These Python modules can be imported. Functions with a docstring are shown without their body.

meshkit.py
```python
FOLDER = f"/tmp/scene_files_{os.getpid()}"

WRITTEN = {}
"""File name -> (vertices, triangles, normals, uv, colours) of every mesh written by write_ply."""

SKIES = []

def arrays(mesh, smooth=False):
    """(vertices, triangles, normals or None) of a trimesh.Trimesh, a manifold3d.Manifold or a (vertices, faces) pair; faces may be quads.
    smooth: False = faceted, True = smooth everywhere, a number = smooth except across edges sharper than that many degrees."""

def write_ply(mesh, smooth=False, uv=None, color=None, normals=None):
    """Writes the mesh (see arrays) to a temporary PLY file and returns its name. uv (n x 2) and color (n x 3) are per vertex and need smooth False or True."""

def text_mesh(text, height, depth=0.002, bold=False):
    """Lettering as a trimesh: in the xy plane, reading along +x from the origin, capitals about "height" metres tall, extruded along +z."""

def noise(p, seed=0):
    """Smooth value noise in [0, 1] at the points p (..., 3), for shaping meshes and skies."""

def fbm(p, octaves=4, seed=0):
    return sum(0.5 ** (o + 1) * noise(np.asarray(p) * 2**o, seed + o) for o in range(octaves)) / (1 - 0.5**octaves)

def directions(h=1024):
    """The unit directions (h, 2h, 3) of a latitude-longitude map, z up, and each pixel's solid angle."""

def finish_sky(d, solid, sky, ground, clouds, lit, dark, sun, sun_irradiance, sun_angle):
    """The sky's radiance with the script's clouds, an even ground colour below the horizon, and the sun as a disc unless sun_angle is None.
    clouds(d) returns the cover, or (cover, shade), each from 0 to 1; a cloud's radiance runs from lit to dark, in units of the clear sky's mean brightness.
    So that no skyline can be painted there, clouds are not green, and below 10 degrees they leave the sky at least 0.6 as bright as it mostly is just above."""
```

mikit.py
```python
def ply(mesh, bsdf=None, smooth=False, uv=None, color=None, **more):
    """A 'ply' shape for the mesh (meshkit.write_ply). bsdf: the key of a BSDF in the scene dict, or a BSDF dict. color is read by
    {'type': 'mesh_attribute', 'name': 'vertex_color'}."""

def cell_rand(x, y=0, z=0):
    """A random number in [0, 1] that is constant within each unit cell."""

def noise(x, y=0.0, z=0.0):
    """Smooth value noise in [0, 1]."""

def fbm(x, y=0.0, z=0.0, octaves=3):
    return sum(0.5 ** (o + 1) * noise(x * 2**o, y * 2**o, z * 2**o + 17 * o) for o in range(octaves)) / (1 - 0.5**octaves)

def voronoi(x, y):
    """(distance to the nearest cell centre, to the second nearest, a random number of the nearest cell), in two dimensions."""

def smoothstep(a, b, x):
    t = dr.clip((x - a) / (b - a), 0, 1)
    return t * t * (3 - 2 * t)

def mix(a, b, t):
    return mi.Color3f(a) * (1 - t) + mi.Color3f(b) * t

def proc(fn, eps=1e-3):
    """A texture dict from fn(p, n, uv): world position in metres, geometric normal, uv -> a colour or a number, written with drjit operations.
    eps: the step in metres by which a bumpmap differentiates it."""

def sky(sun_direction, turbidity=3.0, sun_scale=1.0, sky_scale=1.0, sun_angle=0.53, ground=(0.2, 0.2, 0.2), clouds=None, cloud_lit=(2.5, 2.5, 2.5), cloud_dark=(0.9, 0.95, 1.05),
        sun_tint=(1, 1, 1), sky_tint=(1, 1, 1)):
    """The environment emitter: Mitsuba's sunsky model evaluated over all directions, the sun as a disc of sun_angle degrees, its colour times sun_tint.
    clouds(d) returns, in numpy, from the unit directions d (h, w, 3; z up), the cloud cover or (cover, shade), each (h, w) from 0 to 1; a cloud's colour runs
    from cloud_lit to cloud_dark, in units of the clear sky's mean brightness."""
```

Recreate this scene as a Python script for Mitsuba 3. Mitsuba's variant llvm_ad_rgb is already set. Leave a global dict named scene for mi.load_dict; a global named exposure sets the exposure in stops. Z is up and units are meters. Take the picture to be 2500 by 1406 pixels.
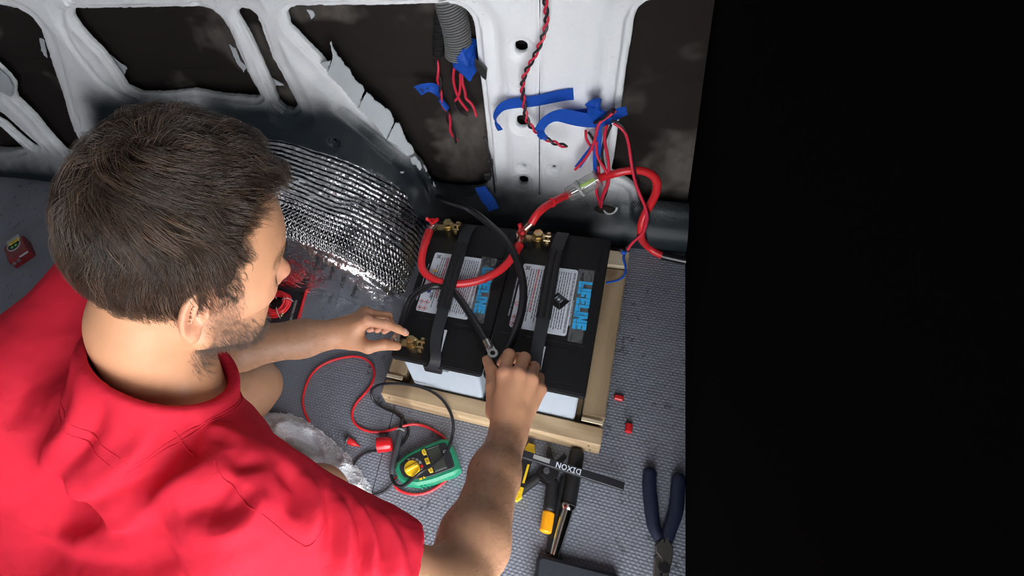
# The inside of a camper van being converted: a man in a red T-shirt kneels at two batteries by the van's side wall.
import math, random
import numpy as np, trimesh, shapely, drjit as dr, mitsuba as mi
import mikit, meshkit
from mikit import proc, noise, fbm, smoothstep, mix, cell_rand
from scipy.interpolate import CubicSpline
from scipy.spatial import cKDTree
rng = np.random.default_rng(7); random.seed(7)
T = mi.ScalarTransform4f
scene, labels = {}, {}

# ------------------------------------------------------------------ camera, sky, exposure
F, PX, PY = 1450.0, 836.0, 703.0                                   # focal length and principal point in pixels of the 2500 x 1406 frame
RC = np.array([[0.905, 0.334, -0.264], [0.151, -0.832, -0.534], [-0.398, 0.443, -0.803]])   # rows: right, down, forward
u_, s_, v_ = np.linalg.svd(RC); RC = u_ @ v_
CAM = np.array([0.347, -0.424, 1.203])
m4 = np.eye(4); m4[:3, 0], m4[:3, 1], m4[:3, 2], m4[:3, 3] = -RC[0], -RC[1], RC[2], CAM
scene['camera'] = {'type': 'perspective', 'fov': math.degrees(2 * math.atan(1250 / F)), 'fov_axis': 'x', 'near_clip': 0.01, 'far_clip': 60.0,
                   'principal_point_offset_x': (1250 - PX) / 2500, 'principal_point_offset_y': (PY - 703) / 1406, 'to_world': T(m4)}

def overcast(d):
    n = 0.5 + 0.5 * np.sin(3.1 * d[..., 0] + 1.0) * np.sin(2.3 * d[..., 1] + 0.4)
    return np.ones(d.shape[:2]), 0.25 * n
scene['sky'] = mikit.sky((0.75, -1.0, 0.62), turbidity=3.5, sun_scale=0.0, clouds=overcast, cloud_lit=(1.0, 1.02, 1.05), cloud_dark=(0.93, 0.97, 1.02), ground=(0.25, 0.24, 0.22))
exposure = 7.1

# pixel of the photograph -> a point of the place, on the plane z or y, or at a depth along the view axis
def ray(px, py): return RC.T @ np.array([(px - PX) / F, (py - PY) / F, 1.0])
def UZ(px, py, z): d = ray(px, py); return CAM + d * (z - CAM[2]) / d[2]
def UY(px, py, y): d = ray(px, py); return CAM + d * (y - CAM[1]) / d[1]
def UD(px, py, s): return CAM + ray(px, py) * s
def pix(P):
    c = (np.atleast_2d(P) - CAM) @ RC.T
    return np.stack([PX + F * c[:, 0] / c[:, 2], PY + F * c[:, 1] / c[:, 2], c[:, 2]], 1)

# ------------------------------------------------------------------ helpers
def norm(v): v = np.asarray(v, float); return v / np.linalg.norm(v)
def numbered(key):
    if key not in scene and key not in labels: return key
    i = 1
    while f'{key}_{i:03d}' in scene or f'{key}_{i:03d}' in labels: i += 1
    return f'{key}_{i:03d}'
def thing(name, label, cat, group=None):
    key = numbered(name); labels[key] = {'label': label, 'category': cat}
    if group: labels[key]['group'] = group
    return key
def struct(name, label=None):
    labels[name] = {'kind': 'structure'}
    if label: labels[name]['label'] = label
    return name
def put(name, mesh, mat, parent=None, smooth=35, label=None, kind=None, **kw):
    key = numbered(parent + '__' + name if parent else name) if name else parent
    scene[key] = mikit.ply(mesh, mat, smooth, **kw)
    if label or kind:
        labels.setdefault(key, {})
        if label: labels[key]['label'] = label
        if kind: labels[key]['kind'] = kind
    return key
cat_ = trimesh.util.concatenate
def M(v, f): return trimesh.Trimesh(np.asarray(v, float), np.asarray(f), process=False)

def spline(pts, n=60, closed=False):
    p = np.asarray(pts, float)
    if closed: p = np.vstack([p, p[:1]])
    t = np.r_[0, np.cumsum(np.linalg.norm(np.diff(p, axis=0), axis=1) ** 0.6)]
    return CubicSpline(t, p, bc_type='periodic' if closed else 'natural')(np.linspace(0, t[-1], n))
def frames(p):
    t = np.gradient(p, axis=0); t /= np.linalg.norm(t, axis=1, keepdims=True) + 1e-12
    a = np.cross(t[0], [0, 0, 1.0]);
    if np.linalg.norm(a) < 1e-3: a = np.array([1.0, 0, 0])
    A = [norm(a)]
    for i in range(1, len(p)):
        a = A[-1] - t[i] * (A[-1] @ t[i]); A.append(norm(a))
    A = np.array(A); return t, A, np.cross(t, A)
def grid_faces(n, m, closed_m=True):
    i, j = np.meshgrid(np.arange(n - 1), np.arange(m if closed_m else m - 1), indexing='ij')
    a, b = i * m + j, i * m + (j + 1) % m; c, d = a + m, b + m
    return np.stack([np.stack([a, b, d], -1), np.stack([a, d, c], -1)], 2).reshape(-1, 3)
def tube(p, r, sides=10, flat=1.0):
    p = np.asarray(p, float); r = np.broadcast_to(r, (len(p),)); t, A, B = frames(p)
    ang = np.arange(sides) * 2 * np.pi / sides
    v = p[:, None] + r[:, None, None] * (np.cos(ang)[None, :, None] * A[:, None] + flat * np.sin(ang)[None, :, None] * B[:, None])
    v = np.vstack([v.reshape(-1, 3), p[:1], p[-1:]]); n = len(p); k = n * sides
    f = [grid_faces(n, sides)[:, ::-1]]
    j = np.arange(sides); j1 = (j + 1) % sides
    f.append(np.stack([np.full(sides, k), j, j1], 1)[:, ::-1] * 1); f.append(np.stack([np.full(sides, k + 1), (n - 1) * sides + j1, (n - 1) * sides + j], 1)[:, ::-1])
    m = M(v, np.vstack(f)); m.fix_normals() if False else None
    if m.volume < 0: m.invert()
    return m
def ribbon(p, side, w, th=0.0004):
    """A band of width w along p; side: the width's direction (per point or one)."""
    p = np.asarray(p, float); side = np.broadcast_to(np.asarray(side, float), p.shape); w = np.broadcast_to(w, (len(p),))
    t = np.gradient(p, axis=0); t /= np.linalg.norm(t, axis=1, keepdims=True)
    s = side - t * (side * t).sum(1, keepdims=True); s /= np.linalg.norm(s, axis=1, keepdims=True); n = np.cross(t, s)
    h = s * w[:, None] / 2; q = n * th / 2
    v = np.stack([p - h - q, p + h - q, p + h + q, p - h + q], 1).reshape(-1, 3); k = len(p)
    f = np.vstack([grid_faces(k, 4), [[0, 2, 1], [0, 3, 2]], [[4 * k - 4, 4 * k - 3, 4 * k - 2], [4 * k - 4, 4 * k - 2, 4 * k - 1]]])
    m = M(v, f)
    if m.volume < 0: m.invert()
    return m
def box(sx, sy, sz, c=(0, 0, 0), b=0.0):
    """A box with chamfered edges."""
    if b <= 0: return trimesh.creation.box((sx, sy, sz), trimesh.transformations.translation_matrix(c))
    pts = []
    for x in (-1, 1):
        for y in (-1, 1):
            for z in (-1, 1):
                e = np.array([x * sx / 2, y * sy / 2, z * sz / 2])
                for k in range(3):
                    d = np.array([-x * b, -y * b, -z * b]); d[k] = 0; pts.append(e + d)
    m = trimesh.convex.convex_hull(np.array(pts)); m.apply_translation(c); return m
def extrude(poly, h, z=0.0):
    poly = poly if hasattr(poly, 'area') else shapely.Polygon(poly)
    m = cat_([trimesh.creation.extrude_polygon(g, h) for g in getattr(poly, 'geoms', [poly])]); m.apply_translation((0, 0, z)); return m
def rrect(w, h, r, c=(0, 0)): return shapely.box(c[0] - w / 2 + r, c[1] - h / 2 + r, c[0] + w / 2 - r, c[1] + h / 2 - r).buffer(r, quad_segs=6)
def lathe(prof, n=24): return trimesh.creation.revolve(np.asarray(prof, float), sections=n)
def cyl(p, q, r, n=16, r2=None):
    p, q = np.asarray(p, float), np.asarray(q, float)
    return tube(np.stack([p, p + (q - p) * 0.02, p + (q - p) * 0.98, q]), [r * .9, r, r2 or r, (r2 or r) * .9], n)
def basis(o, x, z=(0, 0, 1)):
    """Transform that takes local x, z to world x, z (z made perpendicular) and the origin to o."""
    x = norm(x); z = np.asarray(z, float); z = norm(z - x * (z @ x)); y = np.cross(z, x)
    m = np.eye(4); m[:3, 0], m[:3, 1], m[:3, 2], m[:3, 3] = x, y, z, o; return m
def at(mesh, mat4): m = mesh.copy(); m.apply_transform(mat4); return m
def mv(mesh, *t): m = mesh.copy(); m.apply_translation(t); return m
def rot(mesh, ang, axis=(0, 0, 1), p=(0, 0, 0)): m = mesh.copy(); m.apply_transform(trimesh.transformations.rotation_matrix(math.radians(ang), axis, p)); return m
def ball(c, r, sc=(1, 1, 1), sub=3):
    m = trimesh.creation.icosphere(sub, r); m.apply_scale(sc); m.apply_translation(c); return m
def dense(poly, step):
    p = np.asarray(poly, float); out = []
    for a, b in zip(p, np.roll(p, -1, 0)):
        k = max(1, int(np.linalg.norm(b - a) / step)); out += [a + (b - a) * i / k for i in range(k)]
    return np.array(out)

# signed distances and the surface nets that turn them into a mesh
def d_cone(P, a, b, ra, rb):
    """Rounded cone (a sphere ra at a, rb at b, hull), close to exact."""
    a, b = np.asarray(a, float), np.asarray(b, float); ba = b - a; L = ba @ ba
    h = np.clip(((P - a) @ ba) / max(L, 1e-12), 0, 1)
    return np.linalg.norm(P - a - h[..., None] * ba, axis=-1) - (ra + (rb - ra) * h)
def d_ell(P, c, r, R=None):
    q = P - np.asarray(c, float)
    if R is not None: q = q @ np.asarray(R)          # columns of R: the ellipsoid's axes
    r = np.asarray(r, float); k0 = np.linalg.norm(q / r, axis=-1); k1 = np.linalg.norm(q / r ** 2, axis=-1)
    return k0 * (k0 - 1) / np.maximum(k1, 1e-9)
def smin(a, b, k):
    h = np.clip(0.5 + 0.5 * (b - a) / k, 0, 1); return b + (a - b) * h - k * h * (1 - h)
def smax(a, b, k): return -smin(-a, -b, k)
def nets(fn, lo, hi, cell, block=28, pad=1.0):
    """Surface nets of fn(points) over the box lo..hi; evaluates only blocks that the surface can cross (fn must not overestimate by much)."""
    lo, hi = np.asarray(lo, float), np.asarray(hi, float)
    n = np.ceil((hi - lo) / cell).astype(int) + 1; n = ((n - 1 + block - 1) // block) * block + 1
    D = np.ones(n, np.float32)
    bi = np.stack(np.meshgrid(*[np.arange((k - 1) // block) for k in n], indexing='ij'), -1).reshape(-1, 3)
    cen = lo + (bi + 0.5) * block * cell
    dc = fn(cen); keep = np.abs(dc) < block * cell * 0.87 * pad + 2 * cell
    for b, d in zip(bi[~keep], dc[~keep]):
        s = tuple(slice(k * block, k * block + block + 1) for k in b); D[s] = np.where(np.abs(D[s]) < 1, D[s], np.sign(d)) if False else np.sign(d)
    r = np.arange(block + 1)
    for b in bi[keep]:
        o = b * block
        G = np.stack(np.meshgrid(*[lo[k] + (o[k] + r) * cell for k in range(3)], indexing='ij'), -1)
        D[o[0]:o[0] + block + 1, o[1]:o[1] + block + 1, o[2]:o[2] + block + 1] = fn(G.reshape(-1, 3)).reshape(G.shape[:3])
    return nets_of(D, lo, cell)
def nets_of(D, lo, cell):
    S = D < 0
    c = [S[i:S.shape[0] - 1 + i, j:S.shape[1] - 1 + j, k:S.shape[2] - 1 + k] for i in (0, 1) for j in (0, 1) for k in (0, 1)]
    cnt = sum(x.astype(np.int8) for x in c); act = (cnt > 0) & (cnt < 8)
    idx = -np.ones(act.shape, np.int64); ijk = np.argwhere(act); idx[act] = np.arange(len(ijk))
    acc = np.zeros((len(ijk), 3)); num = np.zeros(len(ijk))
    corners = np.array([(i, j, k) for i in (0, 1) for j in (0, 1) for k in (0, 1)])
    vals = np.stack([D[ijk[:, 0] + i, ijk[:, 1] + j, ijk[:, 2] + k] for i, j, k in corners], 1)
    for a in range(8):
        for b in range(a + 1, 8):
            if np.abs(corners[a] - corners[b]).sum() == 1:
                va, vb = vals[:, a], vals[:, b]; cr = (va < 0) != (vb < 0)
                t = np.where(cr, va / np.where(cr, va - vb, 1), 0)
                acc += np.where(cr[:, None], corners[a] + t[:, None] * (corners[b] - corners[a]), 0); num += cr
    V = np.asarray(lo) + (ijk + acc / np.maximum(num, 1)[:, None]) * cell
    Fs = []
    for ax in range(3):
        u, w = (ax + 1) % 3, (ax + 2) % 3
        s0 = [slice(None)] * 3; s1 = [slice(None)] * 3; s0[ax] = slice(0, -1); s1[ax] = slice(1, None)
        A, B = S[tuple(s0)], S[tuple(s1)]; e = np.argwhere(A != B); e = e[(e[:, u] > 0) & (e[:, w] > 0) & (e[:, u] < S.shape[u] - 1) & (e[:, w] < S.shape[w] - 1)]
        inside = A[tuple(e.T)]
        def q(du, dw):
            p = e.copy(); p[:, u] += du; p[:, w] += dw; return idx[tuple(p.T)]
        a, b, c2, d = q(-1, -1), q(0, -1), q(0, 0), q(-1, 0)
        quad = np.stack([a, b, c2, d], 1); quad[~inside] = quad[~inside][:, ::-1]; Fs.append(quad)
    Q = np.vstack(Fs); Q = Q[(Q >= 0).all(1)]
    return M(V, np.vstack([Q[:, [0, 1, 2]], Q[:, [0, 2, 3]]]))
def relax(m, it=2, lam=0.35):
    """Plain Laplacian smoothing over the mesh's edges."""
    e = np.vstack([m.faces[:, [0, 1]], m.faces[:, [1, 2]], m.faces[:, [2, 0]]]); e = np.vstack([e, e[:, ::-1]]); n = len(m.vertices); v = np.array(m.vertices)
    deg = np.maximum(np.bincount(e[:, 0], minlength=n), 1)[:, None]
    for _ in range(it): v = v + lam * (np.stack([np.bincount(e[:, 0], v[e[:, 1], k], n) for k in range(3)], 1) / deg - v)
    m.vertices = v; return m
def vnormals(m):
    v, f = m.vertices, m.faces; n = np.zeros_like(v); c = np.cross(v[f[:, 1]] - v[f[:, 0]], v[f[:, 2]] - v[f[:, 0]])
    for k in range(3): np.add.at(n, f[:, k], c)
    return n / (np.linalg.norm(n, axis=1, keepdims=True) + 1e-15)

# ------------------------------------------------------------------ materials
def rgb(*c): return {'type': 'rgb', 'value': list(c)}
def pri(name, color, rough=0.5, **kw):
    color = color if isinstance(color, dict) else rgb(*color)
    scene[name] = {'type': 'twosided', 'bsdf': {'type': 'principled', 'base_color': color, 'roughness': rough, **kw}}
    return name
def bump(name, color, rough, fn, scale, eps=1e-3, **kw):
    color = color if isinstance(color, dict) else rgb(*color)
    scene[name] = {'type': 'twosided', 'bsdf': {'type': 'bumpmap', 'arbitrary': proc(fn, eps), 'scale': scale, 'bsdf': {'type': 'principled', 'base_color': color, 'roughness': rough, **kw}}}
    return name
def metal(name, color, rough): return pri(name, color, rough, metallic=1.0)

# ------------------------------------------------------------------ the setting: mat floor, ribbed van side with its liner, wheel arch, added bulkhead, roof
def speck(p, s): return fbm(p.x * s, p.y * s, p.z * s, 3)
def weave(p):                                     # foam mat: short raised dashes in staggered rows
    a, b = 125.0, 165.0
    row = dr.floor(p.y * b); x = p.x * a + 0.5 * (row - 2 * dr.floor(row / 2)); fx = x - dr.floor(x) - 0.5; fy = p.y * b - row - 0.5
    return smoothstep(0.0, 0.18, 0.42 - dr.abs(fx)) * smoothstep(0.0, 0.2, 0.40 - dr.abs(fy))
def f_mat(p, n, uv):
    w = weave(p); g = speck(p, 9.0); st = 0.8 * smoothstep(0.70, 0.80, fbm(p.x * 90, p.y * 60, 3.0, 3)) * smoothstep(0.56, 0.70, fbm(p.x * 6, p.y * 6, 8.0, 2))
    base = mix((0.145, 0.156, 0.184), (0.205, 0.220, 0.256), w) * (0.86 + 0.28 * g)
    return base * (1 - 0.55 * st)
scene['mat_foam'] = {'type': 'twosided', 'bsdf': {'type': 'bumpmap', 'arbitrary': proc(lambda p, n, uv: weave(p), 4e-4), 'scale': 0.0008,
                     'bsdf': {'type': 'principled', 'base_color': proc(f_mat), 'roughness': 0.62, 'specular': 0.35}}}
pri('mat_sub', (0.10, 0.075, 0.055), 0.9)
f = struct('floor', 'grey foam mat floor with a woven pattern')
put('subfloor', box(4.6, 2.4, 0.03, (-0.3, -0.55, -0.0315)), 'mat_sub', f)
# three mats: their joint runs towards the camera
seam = lambda y: -0.020 - 0.053 * (y + 0.12)
yy = np.array([-1.6, 0.47])
left = [(-0.95, yy[0]), (seam(yy[0]) - 0.0008, yy[0]), (seam(yy[1]) - 0.0008, yy[1]), (-0.95, yy[1])]
right = [(seam(yy[0]) + 0.0008, yy[0]), (1.9, yy[0]), (1.9, yy[1]), (seam(yy[1]) + 0.0008, yy[1])]
farl = [(-2.5, yy[0]), (-0.9515, yy[0]), (-0.9515, yy[1]), (-2.5, yy[1])]
for q in (left, right, farl): put('foam_mat', extrude(q, 0.015, -0.015), 'mat_foam', f, smooth=False)

def spx(l): return np.array([UY(x, y, 0.5)[[0, 2]] for x, y in l])
holes = {
 'A': [(-60, 15), (0, 20), (40, 28), (72, 47), (93, 74), (104, 108), (118, 150), (134, 195), (150, 240), (162, 285), (176, 325), (190, 350), (207, 372), (186, 386), (160, 378), (135, 352), (108, 322), (85, 292), (62, 270), (38, 247), (32, 232), (34, 214), (18, 192), (0, 174), (-60, 120)],
 'A2': [(-30, 262), (6, 282), (40, 313), (70, 340), (90, 356), (88, 364), (74, 362), (46, 340), (8, 305), (-30, 285)],
 'A3': [(-90, 300), (0, 314), (30, 342), (58, 368), (20, 376), (-90, 384)],
 'B': [(172, 33), (180, 28), (330, 27), (478, 24), (510, 30), (535, 50), (555, 80), (572, 120), (590, 160), (605, 195), (622, 222), (632, 240), (622, 247), (600, 246), (540, 240), (470, 228), (400, 235), (340, 234), (305, 218), (294, 200), (270, 165), (246, 132), (225, 113), (190, 75), (174, 50)],
 'C': [(575, 35), (585, 28), (605, 30), (620, 43), (630, 65), (660, 148), (690, 200), (718, 255), (722, 268), (710, 277), (692, 272), (677, 258), (640, 170), (602, 92), (574, 46)],
 'D': [(694, 40), (706, 27), (720, 23), (900, 22), (1090, 18), (1112, 22), (1134, 33), (1149, 52), (1156, 80), (1161, 130), (1167, 180), (1176, 250), (1186, 330), (1192, 400), (1198, 442), (1176, 470), (1150, 492), (1110, 500), (1075, 486), (1050, 455), (1020, 410), (1000, 375), (960, 340), (915, 296), (870, 248), (835, 205), (800, 176), (782, 152), (740, 110), (704, 74)],
 'F': [(1760, 4), (1673, 9), (1605, 8), (1576, 14), (1556, 30), (1546, 55), (1540, 100), (1526, 180), (1516, 260), (1506, 330), (1497, 395), (1490, 428), (1505, 441), (1532, 452), (1550, 468), (1556, 488), (1560, 512), (1673, 527), (2100, 585), (2100, 0)],
}
for k, (cx, cy, r) in {'p1': (1272, 115, 15.5), 'p2': (1276, 297, 15.5), 'p3': (1278, 441, 11), 'q1': (1280, 405, 5.0), 'q2': (1353, 409, 5.0), 'q3': (818, 342, 4.0), 't1': (168, 2, 5), 't2': (473, 2, 5)}.items():
    a = np.linspace(0, 2 * np.pi, 15)[:-1]; ex = 0.72
    holes[k] = [(cx + r * np.sign(np.cos(t)) * abs(np.cos(t)) ** ex, cy + r * np.sign(np.sin(t)) * abs(np.sin(t)) ** ex) for t in a]
cell = 0.0036
wl, wh = np.array([-2.0, 0.436, -0.005]), np.array([0.80, 0.540, 0.86])
gx, gz = np.arange(wl[0], wh[0], cell), np.arange(wl[2], wh[2], cell)
GX, GZ = np.meshgrid(gx, gz, indexing='ij'); G2 = np.stack([GX.ravel(), GZ.ravel()], 1)
def polyd(pts, G):
    """Signed distance to a polygon, negative inside."""
    a, b = pts, np.roll(pts, -1, 0); out = np.full(len(G), 9.0)
    for p, q in zip(a, b):
        e = q - p; h = np.clip(((G - p) @ e) / (e @ e), 0, 1); out = np.minimum(out, np.hypot(*(G - p - h[:, None] * e).T))
    return np.where(shapely.contains_xy(shapely.Polygon(pts), G[:, 0], G[:, 1]), -out, out)
def linedist(pts, G, w=None):
    out = np.full(len(G), 9.0)
    for p, q in zip(pts[:-1], pts[1:]):
        e = q - p; h = np.clip(((G - p) @ e) / (e @ e), 0, 1); out = np.minimum(out, np.hypot(*(G - p - h[:, None] * e).T))
    return out
big = np.full(len(G2), 9.0); small = big.copy()
for k, l in holes.items():
    s = spx(l)
    if len(k) == 1 or k[0] == 'A':
        s = np.array(shapely.Polygon(s).buffer(-0.004).buffer(0.008).buffer(-0.004).exterior.coords)[:-1]
        big = np.minimum(big, polyd(s, G2))
    else:
        c0 = s.mean(0); near = np.hypot(*(G2 - c0).T) < 0.06
        small[near] = np.minimum(small[near], polyd(s, G2[near]))
jag = (meshkit.noise(np.c_[G2 * 150, np.zeros(len(G2))]) - 0.5) * 0.003 * (G2[:, 0] < -0.02) + (meshkit.noise(np.c_[G2 * 240, np.ones(len(G2))]) - 0.5) * 0.0006
d2 = np.minimum(big + jag, small)
sm = lambda a, b, x: (lambda t: t * t * (3 - 2 * t))(np.clip((x - a) / (b - a), 0, 1))
yf = np.full(len(G2), 0.5)
yf += 0.009 * (1 - sm(0.010, 0.0145, big))                              # stepped flange round each opening
yf += 0.0055 * (1 - sm(0.009, 0.013, small))            # dimples round the small holes
yf -= 0.008 * (sm(0.03, 0.055, big))                                   # ribs swell between the openings
for l, w, d in [([(836, 268), (905, 325), (985, 388), (1050, 440)], 0.010, 0.010), ([(812, 258), (880, 318), (960, 385)], 0.009, -0.005), ([(150, 30), (146, 60), (185, 120), (240, 190), (290, 232), (330, 248)], 0.009, 0.008),
                ([(1320, -40), (1318, 100), (1318, 300), (1318, 470)], 0.0028, 0.006), ([(120, 60), (140, 90), (152, 150), (165, 220), (180, 280)], 0.003, 0.003), ([(640, 60), (668, 140), (720, 235), (735, 275)], 0.003, 0.003), ([(566, 30), (590, 100), (630, 190), (664, 265), (690, 285)], 0.003, 0.003), ([(1208, 60), (1222, 200), (1235, 330), (1240, 440)], 0.014, 0.006)]:
    yf += d * np.exp(-(linedist(spx(l), G2) / w) ** 2)
d2g, yfg = d2.reshape(GX.shape).astype(np.float32), yf.reshape(GX.shape).astype(np.float32)
def look(A, x, z):
    i = np.clip((x - wl[0]) / cell, 0, A.shape[0] - 1.001); j = np.clip((z - wl[2]) / cell, 0, A.shape[1] - 1.001)
    a, b = i.astype(int), j.astype(int); s, t = i - a, j - b
    return (A[a, b] * (1 - s) + A[a + 1, b] * s) * (1 - t) + (A[a, b + 1] * (1 - s) + A[a + 1, b + 1] * s) * t
def sd_wall(P):
    x, y, z = P.T; h, f0 = look(d2g, x, z), look(yfg, x, z)
    panel = smax(np.abs(y - f0 - 0.008) - 0.008, -h, 0.0045)
    sill = np.hypot(y - 0.505, z - 0.035) - 0.055 - 0.004 * np.sin(9 * x)
    return smin(panel, sill, 0.035)
w = nets(sd_wall, wl, wh, cell, 20, 1.5)
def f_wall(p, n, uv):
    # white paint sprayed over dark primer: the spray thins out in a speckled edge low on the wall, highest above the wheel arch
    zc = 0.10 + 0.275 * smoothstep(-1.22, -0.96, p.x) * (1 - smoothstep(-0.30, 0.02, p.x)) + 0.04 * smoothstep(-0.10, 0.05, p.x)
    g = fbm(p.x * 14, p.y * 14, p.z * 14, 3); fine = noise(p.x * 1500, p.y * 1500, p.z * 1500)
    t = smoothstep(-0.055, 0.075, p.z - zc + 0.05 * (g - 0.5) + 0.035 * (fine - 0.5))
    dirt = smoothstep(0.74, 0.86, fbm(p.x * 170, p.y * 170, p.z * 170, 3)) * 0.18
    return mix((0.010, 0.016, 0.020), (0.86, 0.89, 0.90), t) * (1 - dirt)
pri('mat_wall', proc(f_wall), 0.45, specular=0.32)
W = struct('wall_back', 'pressed steel side of the van, white over dark primer, with cut-outs')
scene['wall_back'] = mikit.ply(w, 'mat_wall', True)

# the joint down the pillar, its shadow gap laid in as a dark strip between two panels
pri('mat_gap', (0.05, 0.06, 0.065), 0.7)
sj = np.array([UY(1318, y, 0.5)[[0, 2]] for y in np.linspace(-40, 480, 60)]); put('panel_joint', ribbon(np.c_[sj[:, 0], look(yfg, sj[:, 0], sj[:, 1]) + 0.0002, sj[:, 1]], (1, 0, 0), 0.0030, 0.0012), 'mat_gap', W, smooth=False)
# cut strips of flange along the slanting edge of the middle opening
pri('mat_strip', (0.50, 0.54, 0.56), 0.55)
zz = lambda l: [(700 + x / 3.515, 100 + y / 3.515) for x, y in l]
strips = [[(290, 182), (330, 168), (385, 158), (352, 238)], [(396, 150), (405, 118), (380, 0), (386, -10), (412, 60), (440, 108), (478, 150), (500, 190), (540, 225), (590, 322), (655, 370), (672, 415), (612, 548), (480, 385), (356, 268)],
          [(690, 426), (720, 440), (755, 488), (800, 515), (850, 560), (895, 585), (930, 672), (860, 822), (740, 660), (622, 566)], [(938, 690), (970, 700), (1000, 770), (1035, 860), (1075, 890), (1095, 948), (1042, 978), (960, 890), (868, 836)],
          [(1064, 990), (1102, 972), (1128, 1000), (1120, 1050), (1085, 1045)], [(1128, 1003), (1150, 1020), (1165, 1070), (1150, 1095), (1120, 1060)],
          [(1172, 1052), (1195, 1070), (1212, 1108), (1200, 1112)], [(1228, 1148), (1240, 1160), (1236, 1166)], [(1262, 1188), (1282, 1230), (1276, 1236), (1262, 1210)], [(875, 1030), (900, 1035), (895, 1050), (880, 1045)], [(965, 1105), (1010, 1112), (1005, 1122), (975, 1115)]]
for i, l in enumerate(strips):
    P = shapely.Polygon(spx(zz(l))).buffer(0); Q = np.array(P.exterior.coords)[:-1]; Q = dense(Q, 0.0025)
    Q += (np.stack([meshkit.noise(np.c_[Q * 420, np.full(len(Q), 3.0 + k)]) for k in (0, 9)], 1) - 0.5) * 0.0030
    e = extrude(shapely.Polygon(Q).buffer(0), 0.003)
    v = e.vertices; e = M(np.c_[v[:, 0], 0.5025 - v[:, 2] + 0.05 * 0, v[:, 1]], e.faces); e.invert() if e.volume < 0 else None
    e.vertices[:, 1] -= 0.004 + 0.0015 * (i % 3)
    put('flange_strip', e, 'mat_strip', W, smooth=False)
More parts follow.
